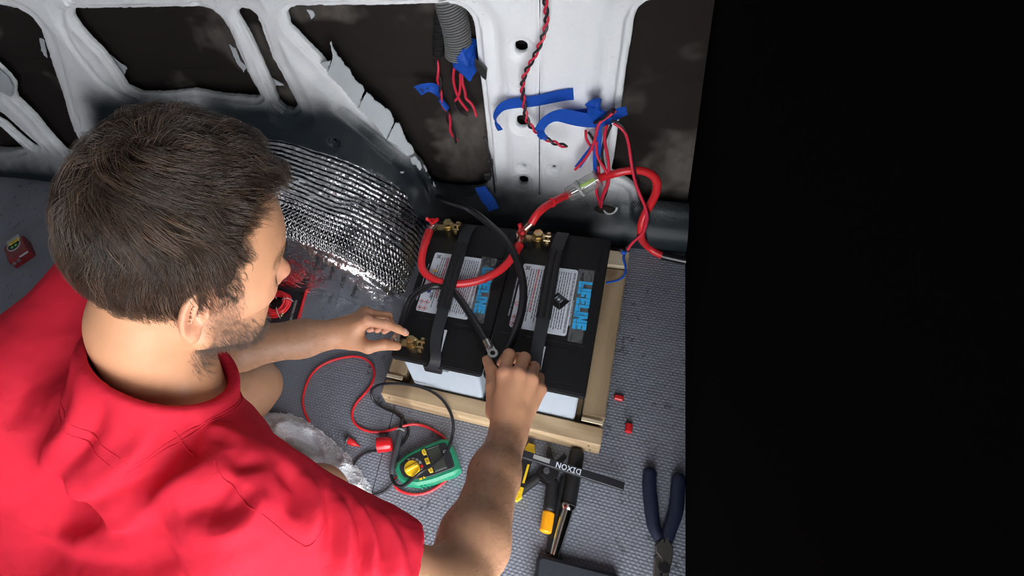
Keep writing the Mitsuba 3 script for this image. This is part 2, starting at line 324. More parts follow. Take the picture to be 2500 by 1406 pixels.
# shreds of paint and foam hanging in the openings
for l, y in [([(236, 112), (262, 128), (290, 150), (312, 165), (300, 188), (285, 185), (262, 158), (242, 132)], 0.535), ([(640, 172), (668, 190), (694, 207), (660, 207), (645, 198)], 0.535), ([(0, 170), (18, 186), (33, 212), (30, 236), (10, 226), (-30, 205), (-30, 160)], 0.49), ([(752, 24), (762, 24), (770, 36), (763, 44), (755, 34)], 0.506), ([(96, 92), (106, 95), (112, 118), (116, 140), (108, 134), (100, 112)], 0.505), ([(562, 108), (575, 118), (588, 150), (600, 160), (596, 176), (578, 150)], 0.505)]:
    s = np.array([UY(a, b, y)[[0, 2]] for a, b in l]); s = dense(s, 0.005); s += (np.stack([meshkit.noise(np.c_[s * 150, np.full(len(s), 1.0 + k)]) for k in (0, 9)], 1) - 0.5) * 0.006
    e = extrude(shapely.Polygon(s).buffer(0), 0.003); v = e.vertices; put('torn_shred', M(np.c_[v[:, 0], y - v[:, 2], v[:, 1]], e.faces[:, ::-1]), 'mat_strip', W, smooth=False)

# felt insulation on the outer skin, seen through the openings
def f_felt(p, n, uv):
    g = fbm(p.x * 7, p.z * 9, 2.0, 4); h = fbm(p.x * 60, p.z * 25, 4.0, 3); l = smoothstep(0.56, 0.74, g)
    return mix((0.026, 0.022, 0.020), (0.115, 0.102, 0.092), l * (0.4 + 0.9 * h))
scene['mat_felt'] = {'type': 'twosided', 'bsdf': {'type': 'bumpmap', 'arbitrary': proc(lambda p, n, uv: fbm(p.x * 120, p.z * 60, p.y * 60, 3), 1e-3), 'scale': 0.004,
                     'bsdf': {'type': 'principled', 'base_color': proc(f_felt), 'roughness': 0.9, 'specular': 0.1}}}
xs, zs = np.linspace(-2.3, 1.6, 160), np.linspace(-0.02, 1.0, 60); X, Z = np.meshgrid(xs, zs, indexing='ij'); P = np.stack([X.ravel(), np.zeros(X.size), Z.ravel()], 1)
Y = 0.578 - 0.03 * meshkit.fbm(P * 5) - 0.008 * np.exp(-((P[:, 2] - 0.37 - 0.02 * np.sin(7 * P[:, 0])) / 0.01) ** 2) * 0 + 0.01 * np.exp(-((P[:, 2] - 0.365 + 0.03 * (P[:, 0] - 0.4)) / 0.006) ** 2)
P[:, 1] = Y
put('', M(P, grid_faces(160, 60, False)), 'mat_felt', struct('wall_outer', 'dark brown felt insulation behind the side panel'), smooth=True)

# wheel arch wrapped in silver bubble foil
def sd_arch(P):
    x, y, z = P.T; q = (np.abs((x + 0.50) / 0.415) ** 1.6 + np.abs(np.maximum(z, 0) / 0.25) ** 1.6) ** (1 / 1.6)
    prof = (q - 1) * 0.22
    front = 0.205 + 0.30 * np.maximum(x + 0.16, 0) ** 1.5 * 2 - y + 0.14 * np.maximum(z, 0)
    return smax(prof, front, 0.05)
arch = nets(sd_arch, (-0.98, 0.16, -0.012), (-0.03, 0.492, 0.30), 0.005, 16, 1.6)
N = vnormals(arch); v = arch.vertices
top = np.clip(N[:, 2] * 1.6 + np.abs(N[:, 0]), 0, 1)
ph = v[:, 1] * 2 * np.pi / 0.0135 + 2.0 * meshkit.noise(v * 9); bub = np.sin(v[:, 0] * 2 * np.pi / 0.013) * np.sin(ph)
arch.vertices = v + N * (top * (0.0016 * np.sin(ph * 0.9)) + 0.010 * (meshkit.fbm(v * 11) - 0.5) + 0.004 * (meshkit.noise(v * 45) - 0.5))[:, None]
def b_foil(p, n, uv):
    w = 0.6 * noise(p.x * 11, p.y * 11, p.z * 11)
    r = dr.sin(p.y * 466 + 12 * w); bb = dr.sin((p.x - p.z) * 470 + 7 * w)
    f = smoothstep(0.36, 0.28, p.y)
    flat = smoothstep(0.235, 0.25, p.y)
    return flat * (r * 0.5 + f * 0.8 * r * bb) + 1.6 * fbm(p.x * 90, p.y * 90, p.z * 90, 3)
scene['mat_foil'] = {'type': 'twosided', 'bsdf': {'type': 'bumpmap', 'arbitrary': proc(b_foil, 5e-4), 'scale': 0.0024,
                     'bsdf': {'type': 'principled', 'base_color': rgb(0.95, 0.97, 0.99), 'metallic': 1.0, 'roughness': 0.19}}}
A = thing('wheel_arch', 'wheel arch wrapped in shiny silver bubble foil beside the man\'s face', 'wheel arch')
put('foil', arch, 'mat_foil', A, smooth=True)
# tape with printed lettering on the foil
pri('mat_ink', (0.02, 0.02, 0.022), 0.6)
def foil_hit(px, py):
    o = ray(px, py); s = np.linspace(0.9, 2.0, 1200); Q = CAM + s[:, None] * o; d = sd_arch(Q); k = np.argmax(d < 0.004); return Q[k]
for px, py, txt, h, ang in [(862, 548, 'DC 181', 0.0065, 188), (868, 560, 'Shurtape', 0.0065, 188), (840, 604, 'Shurtape', 0.006, 188), (795, 640, 'DC 181', 0.006, 78), (812, 668, 'Shurtape', 0.006, 78), (840, 690, 'DC 181', 0.006, 78), (868, 712, 'Shurtape', 0.006, 70), (775, 645, 'Shurtape', 0.006, 78)]:
    o = foil_hit(px, py); a = math.radians(ang); ex = foil_hit(px + 14 * math.cos(a), py - 14 * math.sin(a)) - o; ey = foil_hit(px - 14 * math.sin(a), py - 14 * math.cos(a)) - o
    t = meshkit.text_mesh(txt, h * 1.35, 0.0008, bold=True); t.apply_translation((-t.extents[0] / 2, 0, 0)); nz = np.cross(ex, ey); nz = nz if nz @ (CAM - o) > 0 else -nz
    mm = basis(o + norm(CAM - o) * 0.004, ex, nz); put('lettering', at(t, mm), 'mat_ink', A, smooth=False)

# drain slot in the foot of the pillar, where the bunch of wires goes in
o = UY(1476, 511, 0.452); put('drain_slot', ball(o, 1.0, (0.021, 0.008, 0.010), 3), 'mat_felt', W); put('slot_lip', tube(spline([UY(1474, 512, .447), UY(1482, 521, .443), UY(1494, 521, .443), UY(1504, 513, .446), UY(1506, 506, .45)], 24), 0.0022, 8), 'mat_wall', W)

# added black bulkhead closing off the right of the view, roof and the rest of the shell
pri('mat_black', (0.0035, 0.0035, 0.0035), 0.9, specular=0.0)
def bulk(y, z): return 0.499 + 0.0692 * (0.442 - y) - 0.10 * z
c = [(bulk(y, z) + dx, y, z) for dx in (0, 0.03) for y in (-0.41, 0.57) for z in (0.0, 1.13)]
put('', trimesh.convex.convex_hull(np.array(c)), 'mat_black', struct('wall_right_added', 'plain black bulkhead added to the right of the batteries'), smooth=False)
pri('mat_shell', (0.24, 0.245, 0.25), 0.7)
put('', box(4.4, 1.9, 0.04, (-0.4, -0.30, 1.80)), 'mat_shell', struct('ceiling'), smooth=False)
put('', box(0.05, 1.9, 1.9, (-2.35, -0.30, 0.9)), 'mat_shell', struct('wall_left'), smooth=False)
put('', box(2.55, 0.05, 1.9, (-1.10, -1.22, 0.9)), 'mat_shell', struct('wall_front_unseen'), smooth=False)  # unseen near wall, lengthened to narrow the opening and steer the light
put('', box(4.4, 0.03, 1.05, (-0.4, 0.63, 1.36)), 'mat_shell', struct('trim_1'), smooth=False)

# ------------------------------------------------------------------ batteries in a wooden tray
def f_wood(p, n, uv):
    u = p.x + 0.02 * noise(p.x * 9, p.y * 9, 1.0); r = fbm(u * 2.5, p.y * 2.5, p.z * 2.5, 2)
    ring = dr.sin((p.y * 46 + p.z * 70 + 9 * r + 2.5 * noise(p.x * 7, p.y * 12, p.z * 9)) * 3.0) * 0.5 + 0.5
    fib = noise(p.x * 30, p.y * 420, p.z * 420); kn = smoothstep(0.78, 0.9, noise(p.x * 13 + 4, p.y * 17, p.z * 3))
    return mix(mix((0.31, 0.215, 0.12), (0.46, 0.34, 0.205), ring * 0.7 + 0.3 * fib), (0.20, 0.13, 0.08), kn * 0.7)
def f_wood2(p, n, uv):
    r = fbm(p.x * 2.5, p.y * 2.5, p.z * 2.5, 2); ring = dr.sin((p.x * 46 + p.z * 70 + 9 * r + 2.5 * noise(p.x * 12, p.y * 7, p.z * 9)) * 3.0) * 0.5 + 0.5
    fib = noise(p.x * 420, p.y * 30, p.z * 420); kn = smoothstep(0.76, 0.9, noise(p.x * 17, p.y * 11 + 7, p.z * 3))
    return mix(mix((0.27, 0.19, 0.11), (0.38, 0.28, 0.17), ring * 0.7 + 0.3 * fib), (0.18, 0.12, 0.075), kn * 0.7)
pri('mat_wood', proc(f_wood), 0.6, specular=0.3); pri('mat_wood_side', proc(f_wood2), 0.6, specular=0.3)
pri('mat_ply', (0.50, 0.42, 0.29), 0.6)
bump('mat_lid', (0.006, 0.0062, 0.007), 0.55, lambda p, n, uv: noise(p.x * 900, p.y * 900, p.z * 900), 0.0003, 4e-4, specular=0.3)
pri('mat_black_gloss', (0.008, 0.008, 0.009), 0.25); pri('mat_rubber', (0.007, 0.007, 0.008), 0.55)
bump('mat_strap', (0.016, 0.018, 0.022), 0.45, lambda p, n, uv: dr.sin(p.x * 2500) * dr.sin(p.y * 2500), 0.0002, 2e-4)
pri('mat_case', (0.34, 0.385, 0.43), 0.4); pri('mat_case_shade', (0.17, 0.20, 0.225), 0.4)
pri('mat_label', (0.58, 0.62, 0.68), 0.45); pri('mat_white', (0.80, 0.80, 0.80), 0.5)
pri('mat_print', (0.09, 0.09, 0.11), 0.6); pri('mat_print_red', (0.65, 0.05, 0.05), 0.6); pri('mat_yellow_ink', (0.75, 0.48, 0.02), 0.5); pri('mat_blue_ink', (0.03, 0.05, 0.22), 0.5)
pri('mat_cyan', (0.03, 0.40, 0.78), 0.45)
scene['mat_film'] = {'type': 'twosided', 'bsdf': {'type': 'bumpmap', 'arbitrary': proc(lambda p, n, uv: fbm(p.x * 80, p.y * 40, 1.0, 3), 5e-4), 'scale': 0.003, 'bsdf': {'type': 'principled', 'base_color': rgb(0.05, 0.052, 0.055), 'roughness': 0.16, 'specular': 0.8}}}
metal('mat_brass', (0.52, 0.40, 0.20), 0.28); metal('mat_steel', (0.62, 0.62, 0.60), 0.25); metal('mat_chrome', (0.72, 0.72, 0.70), 0.12); metal('mat_copper', (0.62, 0.36, 0.27), 0.3)
pri('mat_red', (0.55, 0.016, 0.02), 0.38); pri('mat_red_gloss', (0.50, 0.010, 0.014), 0.18)
pri('mat_cable_red', (0.62, 0.022, 0.028), 0.34); pri('mat_cable_black', (0.010, 0.010, 0.012), 0.36)

XL, XR, YF, YB, ZB = -0.048, 0.386, -0.025, 0.415, 0.050
t = thing('battery_tray', 'wooden tray of boards that holds the two batteries on the floor', 'tray')
put('front_board', box(XR - XL, 0.036, ZB, ((XL + XR) / 2, YF + 0.018, ZB / 2), 0.0022), 'mat_wood', t, smooth=False)
put('side_board', box(0.040, 0.340, ZB - 0.002, (XR - 0.020, 0.200, ZB / 2 - 0.001), 0.002), 'mat_wood_side', t, smooth=False)
put('side_board', box(0.040, 0.340, ZB - 0.002, (XL + 0.020, 0.200, ZB / 2 - 0.001), 0.002), 'mat_wood_side', t, smooth=False)
put('back_board', box(XR - XL, 0.040, ZB + 0.004, ((XL + XR) / 2, 0.394, ZB / 2 + 0.002), 0.002), 'mat_ply', t, smooth=False)
put('base_board', box(XR - XL - 0.084, 0.360, 0.012, ((XL + XR) / 2, 0.192, 0.006)), 'mat_wood_side', t, smooth=False)
put('spacer', box(0.038, 0.008, 0.004, (XR - 0.021, 0.0185, 0.0515), 0.001), 'mat_ply', t, smooth=False); put('spacer', box(0.036, 0.008, 0.004, (XL + 0.019, 0.0185, 0.0515), 0.001), 'mat_ply', t, smooth=False)
for x, z in [(XL + 0.017, 0.036), (XR - 0.02, 0.036), (XR - 0.017, 0.014)]:
    put('nail_hole', cyl((x, YF - 0.0003, z), (x, YF + 0.003, z), 0.0018, 10), 'mat_lid', t)

ZL = 0.206                                        # lid top
def on_lid(px, py, dz=0.0): return UZ(px, py, ZL + dz)
def terminal(b, bolt, dirx, stud=None, hold='mat_brass'):
    """A brass clamp: ring round the post, hexagonal bolt, split ears with a cross bolt, flat tongue that carries a stud."""
    m = basis(np.array([bolt[0], bolt[1], ZL]), dirx)
    ring = trimesh.creation.annulus(0.0065, 0.0125, 0.012, sections=28); ring.apply_translation((0, 0, 0.016))
    post = cyl((0, 0, 0.0), (0, 0, 0.012), 0.012, 20)
    ears = cat_([box(0.014, 0.005, 0.011, (0.017, 0.0055, 0.016), 0.001), box(0.014, 0.005, 0.011, (0.017, -0.0055, 0.016), 0.001)])
    tongue = extrude(shapely.union_all([rrect(0.030, 0.014, 0.003, (-0.020, 0)), shapely.Point(-0.032, 0).buffer(0.0095)]), 0.004, 0.011)
    p = put('terminal', cat_([at(x, m) for x in (post, ring, ears, tongue)]), 'mat_brass', b)
    hexb = extrude([(0.0088 * math.cos(a), 0.0088 * math.sin(a)) for a in np.radians(np.arange(0, 360, 60) + 12)], 0.010, 0.0255)
    washer = cyl((0, 0, 0.0215), (0, 0, 0.0255), 0.0105, 24)
    put('bolt', cat_([at(hexb, m), at(washer, m)]), 'mat_brass', p, smooth=25)
    cross = cat_([cyl((0.018, -0.015, 0.016), (0.018, 0.013, 0.016), 0.0028, 12), cyl((0.018, 0.009, 0.016), (0.018, 0.0145, 0.016), 0.006, 6), cyl((0.018, -0.009, 0.016), (0.018, -0.0135, 0.016), 0.0055, 6)])
    put('cross_bolt', at(cross, m), 'mat_brass', p, smooth=25)
    s = cat_([cyl((-0.032, 0, 0.013), (-0.032, 0, 0.034), 0.0038, 14), cyl((-0.032, 0, 0.018), (-0.032, 0, 0.0205), 0.0085, 20)])
    put('stud', at(s, m), 'mat_steel', p)
    return p, (m @ [-0.032, 0, 0.026, 1])[:3]
def wing(parent, c, ang, mat='mat_red_gloss'):
    pts = [np.array([math.cos(ang), math.sin(ang), 0]) * s + np.array([0, 0, z]) for s, z in ((-0.013, 0.009), (-0.009, 0.006), (-0.004, 0.0), (0.004, 0.0), (0.009, 0.006), (0.013, 0.009))]
    w = cat_([tube(spline(np.array(pts) + c, 20), np.interp(np.linspace(0, 1, 20), [0, .12, .5, .88, 1], [0.0035, 0.0043, 0.0030, 0.0043, 0.0035]), 10), cyl(c + [0, 0, -0.003], c + [0, 0, 0.004], 0.0062, 16)])
    return put('wing_nut', w, mat, parent)
def battery(x0, label, lab):
    b = thing('battery', label, 'battery', 'batteries in the tray')
    X = np.array([x0, 0.0, 0.0]); w, l = 0.172, 0.328
    body = trimesh.convex.convex_hull(np.vstack([np.c_[np.array(rrect(w - 0.020 - s, l - 0.024 - s, 0.006, (w / 2, l / 2 + 0.002)).exterior.coords), np.full(len(rrect(1, 1, .1).exterior.coords), z)] for s, z in ((0.006, 0.012), (0.0, 0.192))]))
    put('case', mv(body, *X), 'mat_case', b, smooth=30)
    lid = [extrude(rrect(w, l, 0.006, (w / 2, l / 2)), 0.012, ZL - 0.016), extrude(rrect(w - 0.003, l - 0.003, 0.006, (w / 2, l / 2)), 0.004, ZL - 0.004)]
    lid.append(extrude(rrect(w - 0.012, l - 0.012, 0.004, (w / 2, l / 2)), 0.004, ZL - 0.020))
    put('lid', mv(cat_(lid), *X), 'mat_lid', b, smooth=False)
    for g, h in ((rrect(0.060, 0.070, 0.003, (0.128, 0.285)), 0.006), (rrect(0.062, 0.066, 0.003, (0.126, 0.046)), 0.0045)): put('raised_panel', mv(extrude(g, h, ZL - 0.003), *X), 'mat_lid', b, smooth=False)
    for g in (rrect(0.0012, 0.30, 0.0004, (0.150, l / 2)), rrect(w - 0.02, 0.0012, 0.0004, (w / 2, 0.090)), rrect(w - 0.02, 0.0012, 0.0004, (w / 2, 0.246))): put('lid_seam', mv(extrude(g, 0.0012, ZL - 0.0008), *X), 'mat_black_gloss', b, smooth=False)
    # pocket for the strap in the front of the case
    fx, fy, fz = x0 + 0.080, 0.0045, 0.152
    pk = extrude([(-0.044, 0.036), (-0.024, 0.000), (0.024, 0.000), (0.044, 0.036), (0.039, 0.036), (0.022, 0.004), (-0.022, 0.004), (-0.039, 0.036)], 0.005)
    pk2 = extrude([(-0.037, 0.034), (-0.021, 0.006), (0.021, 0.006), (0.037, 0.034)], 0.003)
    Rx = np.eye(4); Rx[:3, :3] = np.array([[1, 0, 0], [0, 0, -1], [0, 1, 0]]); Rx[:3, 3] = (fx, 0.0155, fz)
    put('strap_pocket', at(pk, Rx), 'mat_case', b, smooth=False); put('pocket_recess', at(pk2, Rx), 'mat_case_shade', b, smooth=False)  # shade in the recess painted as a darker copy of the case colour
    # label of warnings, and the clear sticker with the maker's blue lettering
    c = np.array(lab['label']); P0 = np.array([on_lid(*q, 0.001) for q in c]); p0, ex, ey = P0[3], P0[2] - P0[3], P0[0] - P0[3]     # corners: back left, back right, front right, front left
    Wd, Hd = np.linalg.norm(ex), np.linalg.norm(ey); m = basis(p0, ex)
    L = put('label', at(extrude(rrect(Wd, Hd, 0.005, (Wd / 2, Hd / 2)), 0.0005, -0.0005), m), 'mat_label', b, smooth=False)
    r = np.random.default_rng(3); words = []; col = Wd - 0.012
    def line(u, v0, v1, h):                        # one printed line that runs down the label, a row of words
        y = v1
        while y > v0 + 0.004:
            k = min(r.uniform(0.003, 0.010), y - v0); words.append(mv(trimesh.creation.box((h, k, 0.0002)), u, y - k / 2, 0.0001)); y -= k + 0.0016
    for i in range(11): line(Wd * 0.885 - i * 0.0042, 0.008, Hd - 0.008, 0.0016)
    for i in range(7): line(Wd * 0.40 - i * 0.0046, 0.012 + 0.01 * (i % 3) + (0.045 if i > 4 else 0), Hd - 0.010 - (0.02 if i > 5 else 0), 0.0017)
    put('small_print', at(cat_(words), m), 'mat_print', L, smooth=False)
    def vert(txt, h, u, v, mat, bold=False, name='lettering'):
        t = meshkit.text_mesh(txt, h, 0.0003, bold); k = (Hd - 0.014) * (0.75 if 'TORQUE' in txt else 1.0) / t.extents[0]; t.apply_scale((min(k, 1.6) if len(txt) > 5 else 1.0, 1, 1)); t = rot(t, -90); t.apply_translation((u, v, 0.00005)); return put(name, at(t, m), mat, L, smooth=False)
    vert('BATTERY, WET, NON-SPILLABLE, AGM, VALVE REGULATED SEALED LEAD ACID', 0.0037, Wd * 0.935, Hd - 0.008, 'mat_print', True)
    vert('TERMINAL TORQUE VALUES: 75 IN-LBS', 0.0026, Wd * 0.285, Hd - 0.008, 'mat_print_red', True)
    vert('UR', 0.0065, Wd * 0.175, Hd * 0.32, 'mat_print', True)
    def icon(shape, u, v, mat, ring=None):
        s = shapely.affinity.translate(shape, u, v); put('icon', at(extrude(s, 0.0003), m), mat, L, smooth=False)
    tri = shapely.Polygon([(-0.0045, 0.004), (-0.0045, -0.004), (0.004, 0)]); disc = shapely.Point(0, 0).buffer(0.0042); dia = shapely.Polygon([(0.0058, 0), (0, 0.0058), (-0.0058, 0), (0, -0.0058)])
    xx = shapely.union_all([shapely.LineString([(-.004, -.004), (.004, .004)]).buffer(.0006), shapely.LineString([(-.004, .004), (.004, -.004)]).buffer(.0006), shapely.box(-.003, -.0035, .003, .0035).difference(shapely.box(-.0022, -.0027, .0022, .0027))])
    icon(xx, Wd * 0.10, Hd - 0.010, 'mat_print'); icon(tri, Wd * 0.13, Hd - 0.045, 'mat_yellow_ink'); icon(tri, Wd * 0.13, Hd - 0.078, 'mat_yellow_ink'); icon(disc, Wd * 0.12, Hd - 0.064, 'mat_blue_ink'); icon(disc, Wd * 0.13, Hd - 0.094, 'mat_blue_ink')
    icon(disc.difference(shapely.Point(0, 0).buffer(0.0032)), Wd * 0.05, Hd - 0.092, 'mat_print_red')
    for u, v in ((0.06, 0.008), (0.16, 0.008), (0.06, 0.022), (0.16, 0.022)):
        icon(dia.difference(dia.buffer(-0.0008)), Wd * u, v, 'mat_print_red'); icon(shapely.Point(0, 0).buffer(0.0018), Wd * u, v, 'mat_print')
    q = np.array([on_lid(*k, 0.0012) for k in lab['film']]); f = trimesh.convex.convex_hull(np.vstack([q, q + [0, 0, -0.001]]))
    S = put('clear_sticker', f, 'mat_film', b, smooth=False)
    a, e = on_lid(*lab['word'][0], 0.0017), on_lid(*lab['word'][1], 0.0017); dl = norm(e - a); hgt = lab['word'][2]
    # block capitals LIFELINE, the N drawn as a heartbeat line
    H, U = 1.0, []; adv = 0.0
    def bar(x0_, y0_, x1_, y1_): return shapely.box(x0_, y0_, x1_, y1_)
    G = {'L': [bar(0, 0, .36, 1), bar(0, 0, .9, .36)], 'I': [bar(0, 0, .36, 1)], 'F': [bar(0, 0, .36, 1), bar(0, .66, .85, 1), bar(0, .28, .75, .56)], 'E': [bar(0, 0, .36, 1), bar(0, .70, .85, 1), bar(0, .37, .78, .63), bar(0, 0, .85, .30)],
         'N': [shapely.Polygon([(0, 0), (.30, 0), (.36, .5), (.62, 0), (.96, 0), (.96, 1), (.66, 1), (.60, .5), (.34, 1), (0, 1)])]}
    parts = []
    for ch in 'LIFELINE':
        g = shapely.union_all(G[ch]); parts.append(shapely.affinity.translate(g, adv, 0)); adv += g.bounds[2] + 0.06
    Lw = np.linalg.norm(e - a); word = shapely.affinity.scale(shapely.union_all(parts), Lw / adv, hgt, origin=(0, 0))
    beat = shapely.LineString([(0, .25 * hgt), (Lw * .64, .25 * hgt), (Lw * .67, .12 * hgt), (Lw * .70, .85 * hgt), (Lw * .73, .05 * hgt), (Lw * .76, .4 * hgt), (Lw * .80, .25 * hgt), (Lw, .25 * hgt)]).buffer(0.0004)
    put('lettering', at(extrude(word.difference(beat), 0.0004), basis(a, dl)), 'mat_cyan', S, smooth=False)
    tg = meshkit.text_mesh('the heart of your system', 0.0034, 0.0003); tg.apply_translation((Lw * 0.42, -0.0066, 0)); put('lettering', at(tg, basis(a, dl)), 'mat_label', S, smooth=False)
    sd = meshkit.text_mesh('PROPOSITION 65 WARNING BATTERY POSTS TERMINALS', 0.0024, 0.0003); sd.apply_scale((Hd * .62 / sd.extents[0], 1, 1)); sd = rot(sd, -90); sd.apply_translation((-0.006, Hd * 0.78, 0.0)); put('side_lettering', at(sd, m), 'mat_label', b, smooth=False)
    # carrying strap, bowed over the lid: flat webbing, ribbed grip, webbing again
    pts = [on_lid(px, py, dz) for px, py, dz in lab['strap']]
    pts = [np.array([fx, 0.003, 0.168]), np.array([fx, -0.003, 0.190])] + pts + [np.array([x0 + 0.083, 0.331, 0.196]), np.array([x0 + 0.083, 0.330, 0.170])]
    p = spline(pts, 90); wv = np.interp(np.linspace(0, 1, 90), [0, .2, .4, .75, 1], [0.021, 0.0195, 0.0225, 0.0235, 0.022]); side = np.array([1.0, 0.0, 0.0])
    st = put('strap', ribbon(p, side, wv, 0.0022), 'mat_strap', b, smooth=False)
    g0, g1 = lab['grip']; gp = p[int(g0 * 90):int(g1 * 90)]; tt, A_, B_ = frames(gp)
    grip = [ribbon(gp + [0, 0, 0.0018], side, 0.0255, 0.003)] + [tube(gp + np.array([o, 0, 0.0045]), 0.0019, 8) for o in (-0.0105, 0.0, 0.0105)]
    put('grip', cat_(grip), 'mat_rubber', st, smooth=False)
    put('buckle', box(0.034, 0.010, 0.020, (fx, 0.001, 0.182), 0.002), 'mat_rubber', st, smooth=False)
    s = np.array([on_lid(*k, 0.0008) for k in lab['slit']]); put('lid_slit', trimesh.convex.convex_hull(np.vstack([s, s - [0, 0, 0.001]])), 'mat_label', b, smooth=False, label='pale slit in the lid beside the strap')
    return b
B1 = battery(0.0, 'left black battery with both its brass terminals showing, under the red cable loop', dict(
    label=[(1052, 614), (1177, 631), (1141, 781), (1014, 757)], film=[(1178, 622), (1214, 632), (1180, 790), (1146, 783)], word=[(1179, 652), (1155, 764), 0.0212],
    strap=[(1063, 882, 0.010), (1063, 838, 0.019), (1070, 800, 0.024), (1090, 725, 0.030), (1108, 660, 0.031), (1128, 597, 0.026), (1143, 560, 0.014)], grip=(0.40, 0.73), slit=[(1085, 804), (1092, 806), (1077, 861), (1076, 858)]))
B2 = battery(0.1750, 'right black battery beside the bare side board, its lid carrying a small square black clip', dict(
    label=[(1275, 642), (1411, 661), (1382, 821), (1242, 797)], film=[(1414, 648), (1453, 660), (1421, 838), (1385, 832)], word=[(1414, 686), (1396, 803), 0.0232],
    strap=[(1301, 925, 0.010), (1307, 880, 0.019), (1321, 805, 0.026), (1338, 710, 0.029), (1350, 645, 0.026), (1362, 600, 0.020), (1374, 570, 0.012)], grip=(0.40, 0.73), slit=[(1328, 845), (1335, 847), (1319, 921), (1318, 918)]))
tdir = np.array([1.0, 0.02, 0])
t1, s1 = terminal(B1, on_lid(1096, 560, 0.01), tdir); wing(t1, s1 + [0, 0, 0.006], 0.05)
t2, s2 = terminal(B1, on_lid(1008, 843, 0.01), tdir)
t3, s3 = terminal(B2, on_lid(1314, 587, 0.01), tdir); wing(t3, s3 + [0, 0, 0.008], -1.15)
k = thing('cable_clip', 'small square black cable tie mount lying on the label of the right battery', 'clip')
m = basis(on_lid(1364, 735, 0.0015), (0.80, -0.55, 0))
put('base', at(trimesh.convex.convex_hull(np.vstack([np.c_[np.array(rrect(0.028, 0.026, 0.002).exterior.coords), np.zeros(len(rrect(1, 1, .1).exterior.coords))], np.c_[np.array(rrect(0.014, 0.012, 0.001).exterior.coords), np.full(len(rrect(1, 1, .1).exterior.coords), 0.006)]])), m), 'mat_black_gloss', k, smooth=20)
put('screw_hole', at(cyl((0, 0, 0.0055), (0, 0, 0.0064), 0.0026, 16), m), 'mat_case', k); put('slot', at(box(0.0016, 0.007, 0.001, (-0.006, 0, 0.006)), m), 'mat_case', k); put('slot', at(box(0.0016, 0.007, 0.001, (0.006, 0, 0.006)), m), 'mat_case', k)

# ------------------------------------------------------------------ cables, wires, conduits and tape
pri('mat_wire_red', (0.60, 0.025, 0.055), 0.4); pri('mat_wire_black', (0.015, 0.013, 0.015), 0.45)
pri('mat_tape', (0.010, 0.075, 0.42), 0.5, specular=0.3); pri('mat_conduit', (0.20, 0.205, 0.20), 0.5); pri('mat_conduit_dark', (0.02, 0.02, 0.02), 0.5); pri('mat_grey_wire', (0.30, 0.31, 0.30), 0.45)
def lug(parent, a, b, mat, r=0.0062, eye=0.0085):
    """Crimped lug: barrel from a towards b, flat palm with an eye at b."""
    a, b = np.asarray(a, float), np.asarray(b, float); d = norm(b - a); m = basis(b, d)
    palm = extrude(shapely.union_all([shapely.Point(0, 0).buffer(eye), shapely.Polygon([(0, eye * .9), (-0.014, r), (-0.014, -r), (0, -eye * .9)])]).difference(shapely.Point(0, 0).buffer(0.0042)), 0.0026, -0.0013)
    bar = tube(np.stack([a, a + (b - a) * .5, a + (b - a) * .62, b - d * 0.010]), [r, r, r * .95, r * .6], 14)
    return put('lug', cat_([at(palm, m), bar]), mat, parent, smooth=30)
def lidp(l): return [UZ(x, y, z) for x, y, z in l]
def path(l): return [UY(x, y, d) for x, y, d in l]
c = thing('battery_cable', 'thick red cable looping over the left battery between its rear terminal and the right battery', 'cable')
P = [s1 + np.array([-0.002, -0.022, 0.0])] + lidp([(1032, 615, 0.238), (1031, 655, 0.230), (1048, 675, 0.226), (1078, 689, 0.224), (1112, 693, 0.224), (1152, 689, 0.224), (1196, 674, 0.226), (1236, 646, 0.230), (1258, 615, 0.236), (1268, 597, 0.238)])
put('', tube(spline(P, 110), 0.0078, 14), 'mat_cable_red', c)
put('sleeve', tube(spline(P, 110)[:10], 0.0086, 14), 'mat_red', c); put('sleeve', tube(spline(P, 110)[-9:], 0.0088, 14), 'mat_red', c)
lug(c, P[0], s1 + [0, 0, -0.003], 'mat_steel'); lug(c, P[-1], s3 + [0, 0, -0.001], 'mat_copper', 0.0068, 0.010)
fa, fb_ = UY(1384, 477, 0.405), UY(1462, 434, 0.43)
c = thing('fuse_cable', 'thick red cable rising from the right battery to the clear fuse holder', 'cable')
P = [UZ(1297, 545, 0.250)] + [UZ(1313, 521, 0.262), UY(1345, 496, 0.36)] + [fa + norm(fa - fb_) * -0.004]
put('', tube(spline(P, 60), 0.0076, 14), 'mat_cable_red', c); lug(c, P[0], s3 + [0, 0, 0.003], 'mat_copper', 0.0068, 0.010)
q = spline(P, 60)[34:37]; put('tie', tube(np.stack([q[0], q[1], q[2]]), 0.0094, 12), 'mat_red', c)
fz = thing('fuse_holder', 'clear fuse holder with a lime green fuse inside, in front of the white pillar', 'fuse holder')
scene['mat_clear'] = {'type': 'blendbsdf', 'weight': 0.22, 'a': {'type': 'thindielectric', 'int_ior': 1.5}, 'b': {'type': 'twosided', 'bsdf': {'type': 'principled', 'base_color': rgb(0.30, 0.32, 0.30), 'roughness': 0.12, 'specular': 0.8}}}
d = norm(fb_ - fa); L = np.linalg.norm(fb_ - fa)
prof = [(0, 0.009), (0.004, 0.015), (L * .38, 0.0165), (L * .42, 0.0180), (L * .46, 0.0165), (L * .9, 0.0165), (L * .93, 0.018), (L, 0.018), (L + .002, 0.010)]
put('housing', tube(np.array([fa + d * a for a, r in prof]), [r for a, r in prof], 20), 'mat_clear', fz)
pri('mat_lime', (0.42, 0.75, 0.03), 0.4)
